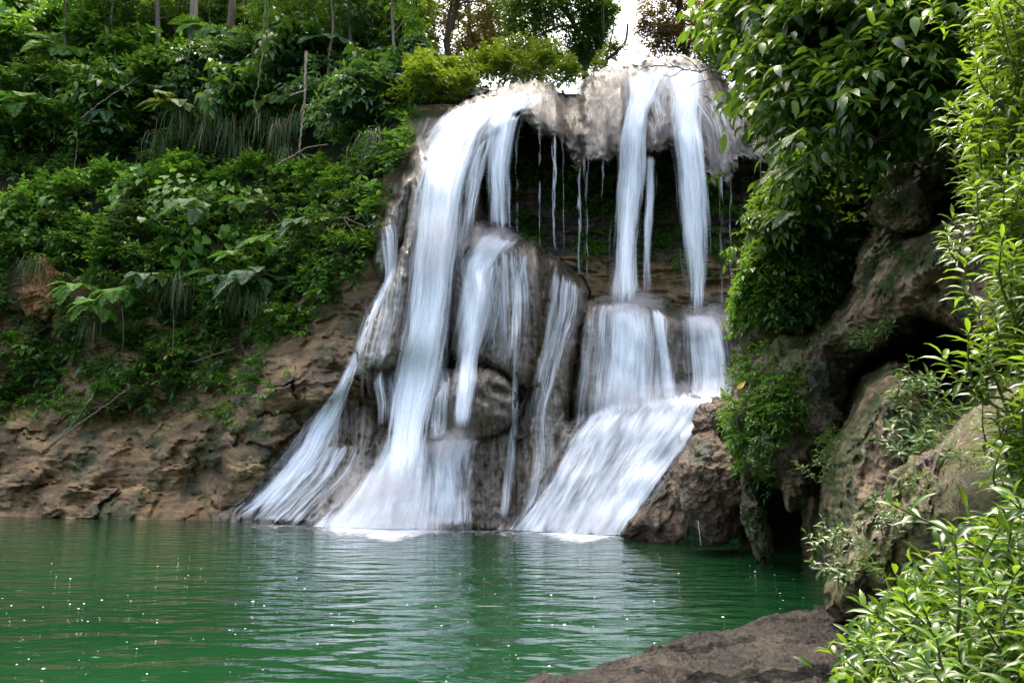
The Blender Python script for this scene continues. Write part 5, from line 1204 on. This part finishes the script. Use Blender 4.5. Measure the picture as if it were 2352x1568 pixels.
tree('tree', [[(830, 200, 35), (835, 100, 35), (840, 0, 35), (840, -80, 35)]], [(800, 90, 34.5, 70, 300), (860, 60, 35, 75, 300), (830, -20, 35, 90, 320), (900, 120, 34, 65, 280), (780, 170, 33.5, 60, 260), (910, 10, 35.5, 80, 300)], 'leaf_blue', 'bark', 'drooping bluish tree left of the yellow vine-draped tree', .2, seed=5, Ln=.2, droop=.7)
tree('tree', [[(930, 210, 34), (925, 120, 34), (930, 20, 34), (935, -80, 34)]], [(915, 60, 33.6, 40, 200), (925, 120, 33.6, 40, 200), (940, 0, 34, 60, 260), (905, 180, 33, 40, 180), (950, 90, 34, 45, 160), (930, -70, 34, 80, 240)], 'leaf_gold', 'bark', 'tree draped in glowing yellow-green creepers', .18, seed=6)
tree('tree', [[(1038, 215, 36), (1036, 150, 36), (1026, 95, 36), (1042, 40, 36), (1060, -30, 36), (1070, -100, 36)], [(1030, 105, 36), (1026, 60, 36), (1040, 5, 36.3), (1045, -60, 36.5)]],
     [(1000, 20, 37, 60, 280), (1080, 10, 36.5, 70, 300), (1110, 90, 36, 45, 200), (1040, -70, 36, 110, 330), (985, 90, 37, 45, 200), (1140, 20, 37, 60, 260), (1075, 130, 35.5, 40, 200)], 'leaf_brown', 'bark', 'bare forked brown trunk standing on the clifftop', .2, seed=7, nleaf=7)
tree('tree', [[(1085, 215, 39), (1082, 140, 39), (1078, 60, 39), (1074, -60, 39)]], [(1060, 60, 39.5, 50, 240), (1110, -10, 39, 80, 330), (1120, 60, 39, 45, 240), (1150, 110, 38.5, 45, 240), (1180, 30, 39, 50, 240), (1020, 110, 39, 40, 200)], 'leaf_gold', 'bark', 'slim ivy-wrapped trunk right of the forked trunk', .17, seed=8, nleaf=7)
tree('tree', [[(1345, 180, 34), (1340, 140, 34), (1330, 80, 34), (1300, 30, 34), (1250, -20, 34)], [(1385, 95, 33.6), (1340, 70, 33.8), (1290, 60, 33.8), (1240, 82, 33.8), (1190, 118, 33.8)], [(1390, 40, 33.7), (1340, 50, 33.8), (1290, 70, 33.8)]],
     [(1270, 20, 34, 70, 330), (1340, 20, 34, 60, 330), (1345, 100, 34, 44, 420), (1330, 140, 34, 32, 260), (1375, 20, 34, 40, 300), (1230, 0, 34.5, 60, 300), (1210, 40, 34.5, 60, 220), (1180, 90, 34.5, 35, 110), (1300, -50, 34, 110, 330), (1370, 60, 34, 28, 140), (1235, 100, 34, 26, 80), (1200, -40, 35, 90, 240), (1150, -230, 30, 150, 420), (1330, -210, 29, 150, 420), (1300, -330, 27, 190, 420), (1230, -160, 31, 110, 420), (1380, -290, 25, 170, 420), (1100, -360, 27, 190, 420)], 'leaf_deep', 'bark_pale',  # the highest clusters, out of view, are added to shade the lip
     'dark leaning tree arching a pale bough over the sky gap', .17, seed=9, nleaf=8, limb=.06)
tree('tree', [[(1385, 165, 31), (1392, 140, 31), (1415, 120, 31), (1436, 95, 31), (1442, 55, 31)], [(1390, 142, 31), (1400, 110, 31), (1408, 70, 31), (1410, 40, 31)]], [(1395, 125, 31.2, 20, 50), (1408, 95, 31, 16, 36), (1425, 105, 31, 16, 30), (1375, 150, 31, 18, 50)], 'leaf_gold', 'bark', 'small crooked bare tree against the bright sky', .09, seed=10, Ln=.13, limb=.02, tw=.35)
tree('tree', [[(1580, 150, 33), (1570, 90, 33), (1560, 20, 33), (1555, -60, 33)]], [(1520, 90, 33, 42, 330), (1565, 80, 33, 45, 330), (1540, 30, 33.4, 45, 280), (1600, 40, 33.5, 55, 320), (1500, 55, 33, 30, 160), (1560, -50, 33, 90, 300), (1625, 100, 32, 35, 130), (1500, -10, 33.5, 40, 110), (1480, -220, 29, 150, 420), (1640, -200, 28, 150, 420), (1500, -370, 26, 200, 420), (1560, -250, 27, 130, 420), (1620, -420, 23, 200, 420), (1700, -330, 26, 190, 420)], 'leaf_brown', 'bark', 'olive-brown tree right of the bright sky gap', .14, seed=11, nleaf=7, Ln=.14)  # topmost clusters: unseen canopy added to keep sky light off the lip
tree('tree', [[(1650, 160, 30), (1660, 60, 30), (1670, -60, 30)]], [(1660, 30, 30, 55, 220), (1640, 100, 30, 30, 120), (1700, 60, 29.5, 60, 300), (1670, -60, 30, 90, 300), (1720, 0, 29, 70, 300)], 'leaf_brown', 'bark', 'brownish tree behind the right bank shrubs', .14, seed=12, nleaf=7)
tree('tree', [[(1215, 190, 31), (1214, 140, 31), (1212, 100, 31)]], [(1230, 150, 31, 34, 220), (1195, 150, 31, 34, 220), (1255, 130, 31, 26, 150), (1165, 130, 31, 34, 220), (1200, 105, 31, 26, 130)], 'leaf_gold', 'bark', 'low rounded yellow-green tree beneath the leaning bough', .07, seed=13, Ln=.13, limb=.02)
tree('tree', [[(985, 150, 30), (975, 120, 30), (960, 100, 30)]], [(955, 120, 29.6, 30, 130), (975, 150, 29.4, 30, 130), (940, 160, 29.4, 28, 120)], 'leaf_blue', 'bark', 'pale broad-leaved sapling at the cliff edge left of lip', .06, seed=14, Ln=.32, wr=.42, tpl='med', droop=.9, limb=.02, tw=.5)
fern(1305, 185, 26.8, .55, 'small fern bush in the dark notch of the lip', 'fresh', 9, None, 0, 2 * math.pi)

# ferns and sprays of the right bank
for i, (px, py, Y, s, lab) in enumerate([(1850, 330, 10.8, .75, 'pale palm-like fern arching left over the right edge of falls, upper of three'), (1850, 405, 10.8, .8, 'drooping palm-like fern below the upper arching one'), (1830, 500, 11, .65, 'lowest of the three palm-like ferns over the mossy outcrop')]):
    fern(px, py, Y, s, lab, 'broad', 4, 'palm-like ferns of the right bank', -3.3, -2.3, i, (-.35, .05))

# ------------------------------------------------------------------ near lance-leaved plants
def lance_mesh(name, seed, nst=9, nl=19, Ln=.118, wr=.225, H=.46, mat='leaf_glossy'):
    g = np.random.default_rng(seed); mb, sb = MB(), MB()
    for k in range(nst):
        a = g.uniform(-math.pi, math.pi); b = np.array([math.cos(a), math.sin(a), 0]) * g.uniform(.02, .2)
        tip = b * 1.9 + np.array([-.05, -.12, H * g.uniform(.6, 1.1)]) + g.normal(size=3) * .07
        pth = smooth_path([b, (b + tip) / 2 + g.normal(size=3) * .03, tip], 12); sb.tube(pth, np.linspace(.007, .003, 12), 5)
        t = np.linspace(.25, 1, nl); P = np.stack([np.interp(t, np.linspace(0, 1, 12), pth[:, j]) for j in range(3)], -1)
        az = np.arange(nl) * 2.4 + g.uniform(0, 6); el = np.interp(t, [.25, .8, 1], [-.15, .25, .9]) + g.normal(size=nl) * .2
        d = np.stack([np.cos(az) * np.cos(el), np.sin(az) * np.cos(el), np.sin(el)], -1) + np.array([-.25, -.1, 0])
        leaves(mb, P, d, UP + .25 * g.normal(size=(nl, 3)), Ln * g.uniform(.6, 1.2, nl) * np.interp(t, [.25, .8, 1], [1, 1, .7]), Ln * wr * g.uniform(.75, 1.2, nl), 'lance', np.clip(g.uniform(0, .8, nl) + .25 * (t > .85), 0, 1), g)
    return mb.mesh(name, M[mat]), sb.mesh(name + '_stems', M['vine'])


LN = [lance_mesh('lance_foliage', 600 + i) for i in range(6)]
LNS = [lance_mesh('small_lance_foliage', 620 + i, 6, 12, .13, .26, .34, 'leaf_broad') for i in range(4)]


def nearY(px, py):
    return interp(px, [(1800, 5.2), (2080, 5.6), (2200, 5.2), (2352, 4.4), (2600, 3.4), (2900, 2.9), (3500, 2.2), (4400, 1.65), (5600, 1.2)]) - interp(py, [(-300, -1.2), (300, -.5), (800, 0), (1200, .35), (1400, .9), (1568, 1.3), (1800, 1.6)]) * interp(px, [(2600, 1), (3500, .35), (5600, .1)])


nl_ = [(-300, 2200), (0, 2205), (150, 2180), (300, 2160), (420, 2190), (520, 2240), (700, 2280), (850, 2285), (1000, 2290), (1130, 2260), (1200, 2180), (1280, 2060), (1360, 1960), (1450, 1880), (1568, 1835), (1800, 1800)]
bx2 = np.arange(1760, 5600, 12.0); by2 = np.arange(-320, 1840, 12.0); NX, NY = np.meshgrid(bx2, by2)
NREL = nearY(NX, NY) + .32
NREL = NREL - .12 * fbm(at(NX, NY, NREL) * 1.4, 3)
sheet('near_bank', NX, NY, NREL, (NX > interp(NY, nl_) + 75) & (at(NX, NY, NREL)[..., 2] > -0.3), M['soil'], kind='structure', label='dark soil of the near right bank under the plants')
g = np.random.default_rng(12)
bands = [(-140, 80, 'at the top of the near right bank'), (80, 300, 'in the second tier of the near right bank'), (300, 520, 'in the third tier beside the brown boulders'), (520, 760, 'beside the fluted overhang'),
         (760, 980, 'right of the dark cave mouth'), (980, 1190, 'just above the slanting pinkish rock'), (1190, 1330, 'crowning the bush in the near corner'), (1330, 1460, 'in the middle of the near corner bush'), (1460, 1640, 'at the foot of the near corner bush')]
for bi, (y0, y1, wh) in enumerate(bands):
    sp = []
    xl = float(interp((y0 + y1) / 2, nl_))
    x = xl + (75 if bi < 5 else 130 if bi == 5 else 250)
    while x < 2440 and len(sp) < 14:
        for yy in ((y0 + (y1 - y0) * .3), (y0 + (y1 - y0) * .8)):
            if bi > 5 and yy > y0 + (y1 - y0) * .5: continue
            px = x + g.uniform(-25, 25); py = yy + g.uniform(-25, 25) + (120 if bi < 6 else 250)
            sp.append((px, py, float(nearY(px, py)) + g.uniform(-.25, .15), g.uniform(.85, 1.25)))
        x += 78 if bi < 6 else 62
    sp = sorted(sp)[:16]
    row(LN, 'lance_leaf_plant', sp, 'the lance-leaved plants ' + wh, 'plant', 'lance-leaved plants ' + wh, tilt=(.1, .5), seed=50 + bi)
x, y = rand_region(8500, 1800, 2560, -200, 1700, lambda x, y: (x > interp(y, nl_) + np.where(y > 1100, 110, 60)) * 1.0, 81)
P = at(x, y, nearY(x, y) + np.random.default_rng(81).uniform(-.3, .3, len(x)))
gq = np.random.default_rng(82); mbq = MB(); n = len(P)
for k in range(4):
    leaves(mbq, P + gq.normal(size=P.shape) * .05, unit(np.array([-.5, -.35, .25]) + .6 * gq.normal(size=P.shape)), np.array([-.2, -.2, 1]) + .35 * gq.normal(size=P.shape),   .125 * gq.uniform(.6, 1.2, n), .03 * gq.uniform(.8, 1.3, n), 'lance', gq.uniform(0, .7, n), gq)
o = link('undergrowth', mbq.mesh('undergrowth', M['leaf_glossy'])); o['kind'] = 'stuff'; o['label'] = 'tangle of glossy narrow leaves filling the near right bank'

# small plants on the boulders
row(LNS, 'rock_plant', [(1718, 915, 13.3, .6), (1732, 975, 13.2, .8), (1768, 900, 13.0, .5), (1775, 985, 12.95, .6), (1742, 1040, 13.1, .9), (1775, 1070, 13.0, .8), (1735, 1085, 13.2, .7), (1755, 1010, 13.0, .7)],
    'the leafy rock plants on the big mossy boulder', 'plant', 'rock plants on the big mossy boulder', tilt=(.6, 1.1), seed=70)
row(LNS, 'rock_plant', [(1895, 1060, 11.5, 1.1), (1905, 1105, 11.3, .9), (1880, 1020, 12, .8)], 'the tufts of narrow leaves left of the knobbly rib', 'plant', 'tufts left of the rock rib', tilt=(.5, .9), seed=71)
row(LNS, 'rock_plant', [(2070, 930, 8.6, 1.1), (2110, 960, 8.4, 1.2), (2090, 1000, 8.4, 1.1), (2130, 910, 8.6, 1.0), (2120, 1040, 8.0, 1.0), (2075, 1040, 8.3, .9)], 'the shaded plants on the right of the knobbly rib', 'plant', 'shaded plants by the rock rib', tilt=(.5, .9), seed=72)
row(LNS, 'rock_plant', [(1990, 795, 11.4, 1.0), (2020, 770, 11.3, .9), (2050, 660, 11.6, .7), (2075, 600, 11.5, .7), (1950, 790, 11.8, .8)], 'the bright tufts along the pitted ridge', 'plant', 'bright tufts along the pitted ridge', tilt=(.4, .8), seed=73)
row(LNS, 'rock_plant', [(1905, 1270, 6.3, .6), (1912, 1330, 6.1, .65), (1960, 1300, 5.9, .5), (1940, 1250, 6.1, .5)], 'the little plants at the water end of the slanting pinkish rock', 'plant', 'little plants on the pinkish rock', tilt=(.4, .8), seed=74)
row(LNS, 'rock_plant', [(2010, 1180, 5.7, .5), (2080, 1130, 5.5, .45), (2160, 1060, 5.2, .5), (2050, 1230, 5.5, .4)], 'the sprigs growing up the slanting pinkish rock', 'plant', 'sprigs on the pinkish rock', tilt=(.3, .7), seed=75)
row(LNS, 'rock_plant', [(1765, 640, 13.7, .8), (1800, 560, 13.6, .8), (1840, 650, 13.4, .9), (1880, 600, 13.4, .9), (1830, 720, 13.5, .8), (1930, 560, 13.3, .9)],
    'the leafy tufts on the hanging mossy outcrop', 'plant', 'tufts on the mossy outcrop', tilt=(.5, 1.0), seed=76)
# single leaves worth a name
mb = MB(); leaves(mb, np.array([at(1692, 893, 13.0)]), np.array([[.75, -.1, .65]]), np.array([[-.3, -1, .3]]), .20, .09, 'med', .5)
m, N, L = newmat('yellow_leaf'); p = node(N, 'ShaderNodeBsdfPrincipled'); p.inputs['Base Color'].default_value = (.55, .33, .02, 1); p.inputs['Roughness'].default_value = .5
o_ = node(N, 'ShaderNodeOutputMaterial'); L.new(p.outputs[0], o_.inputs[0]); M['yellow'] = m
thing(link('dead_leaf', mb.mesh('dead_leaf', m)), 'single yellow leaf caught on the big mossy boulder', 'leaf')
stick('water_drip', [(1603, 1195, 15.3), (1606, 1220, 15.3), (1610, 1252, 15.3)], .006, 'bubble', 'thin spout dribbling from the shiny tan boulder into the pool', 'water drip')

# ------------------------------------------------------------------ spray hanging where the water lands
def mist_mat(dens):
    m, N, L = newmat('spray_mist')
    tc = node(N, 'ShaderNodeTexCoord')
    ln = node(N, 'ShaderNodeVectorMath', operation='LENGTH'); L.new(tc.outputs['Object'], ln.inputs[0])
    fo = node(N, 'ShaderNodeMapRange', interpolation_type='SMOOTHSTEP'); fo.inputs[1].default_value = 1.0; fo.inputs[2].default_value = 0.15; fo.inputs[3].default_value = 0.0; fo.inputs[4].default_value = 1.0
    L.new(ln.outputs['Value'], fo.inputs[0])
    n = node(N, 'ShaderNodeTexNoise', i_Scale=2.2, i_Detail=3.0); L.new(tc.outputs['Object'], n.inputs['Vector'])
    nm = node(N, 'ShaderNodeMapRange'); nm.inputs[1].default_value = .35; nm.inputs[2].default_value = .65; L.new(n.outputs[0], nm.inputs[0])
    mu = node(N, 'ShaderNodeMath', operation='MULTIPLY'); L.new(fo.outputs[0], mu.inputs[0]); L.new(nm.outputs[0], mu.inputs[1])
    m2 = node(N, 'ShaderNodeMath', operation='MULTIPLY'); L.new(mu.outputs[0], m2.inputs[0]); m2.inputs[1].default_value = dens
    v = node(N, 'ShaderNodeVolumePrincipled'); v.inputs['Color'].default_value = (.95, .96, .97, 1); L.new(m2.outputs[0], v.inputs['Density'])
    o = node(N, 'ShaderNodeOutputMaterial'); L.new(v.outputs[0], o.inputs['Volume'])
    return m


M['mist'] = mist_mat(1.5)
import bmesh
bm = bmesh.new(); bmesh.ops.create_icosphere(bm, subdivisions=3, radius=1.0); ball = bpy.data.meshes.new('mist'); bm.to_mesh(ball); bm.free(); ball.materials.append(M['mist'])
for px, py, Y, rx, ry, rd in ((1450, 705, 22.6, 100, 55, .9), (1620, 735, 22.5, 80, 55, .8), (1500, 910, 22.0, 200, 50, .9), (870, 1130, 21.2, 150, 90, 1.0), (1030, 1020, 21.6, 80, 60, .7), (1130, 550, 22.8, 80, 50, .7), (1330, 1200, 20.1, 170, 45, .7), (900, 1200, 20.9, 200, 40, .8), (1000, 560, 22.6, 60, 160, .6), (1650, 900, 22.0, 90, 60, .7)):
    o = link('mist', ball); o.location = V(at(px, py, Y)); o.scale = (rx * Y / F, rd, ry * Y / F); o['kind'] = 'stuff'; o['label'] = 'fine spray where the water lands'

# ------------------------------------------------------------------ light and camera
w = bpy.data.worlds.new('World'); scene.world = w; w.use_nodes = True
nt = w.node_tree; nt.nodes.clear()
SUN_EL, SUN_AZ = math.radians(70), math.radians(4)      # azimuth from +Y towards +X
sk = nt.nodes.new('ShaderNodeTexSky'); sk.sky_type = 'NISHITA'; sk.sun_disc = False; sk.sun_elevation = SUN_EL; sk.sun_rotation = SUN_AZ
sk.dust_density = 9.0; sk.air_density = 0.85; sk.ozone_density = 0.3; sk.altitude = 100
bg = nt.nodes.new('ShaderNodeBackground'); bg.inputs[1].default_value = 0.15
ow = nt.nodes.new('ShaderNodeOutputWorld'); nt.links.new(sk.outputs[0], bg.inputs[0]); nt.links.new(bg.outputs[0], ow.inputs[0])
sd = bpy.data.lights.new('sun', 'SUN'); sd.energy = 0.75; sd.angle = math.radians(14); sd.color = (1, .93, .80)
so = bpy.data.objects.new('sun', sd); COL.objects.link(so)
to = Vector((math.sin(SUN_AZ) * math.cos(SUN_EL), math.cos(SUN_AZ) * math.cos(SUN_EL), math.sin(SUN_EL)))
so.rotation_euler = to.to_track_quat('Z', 'Y').to_euler(); so.location = (0, 0, 40)

cd = bpy.data.cameras.new('camera'); cd.sensor_width = 36; cd.lens = 28; cd.clip_end = 500; cd.clip_start = 0.05
co = bpy.data.objects.new('camera', cd); COL.objects.link(co); co.location = CAM; co.rotation_euler = (math.pi / 2 + TH, 0, 0)
scene.camera = co
scene.view_settings.view_transform = 'Standard'; scene.view_settings.look = 'None'; scene.view_settings.exposure = 2.55; scene.view_settings.gamma = 1
cy = scene.cycles if hasattr(scene, 'cycles') else None
scene.render.engine = 'CYCLES'
c = scene.cycles
c.transparent_max_bounces = 24; c.max_bounces = 6; c.diffuse_bounces = 3; c.glossy_bounces = 3; c.transmission_bounces = 4; c.use_denoising = True
c.sample_clamp_indirect = 6.0
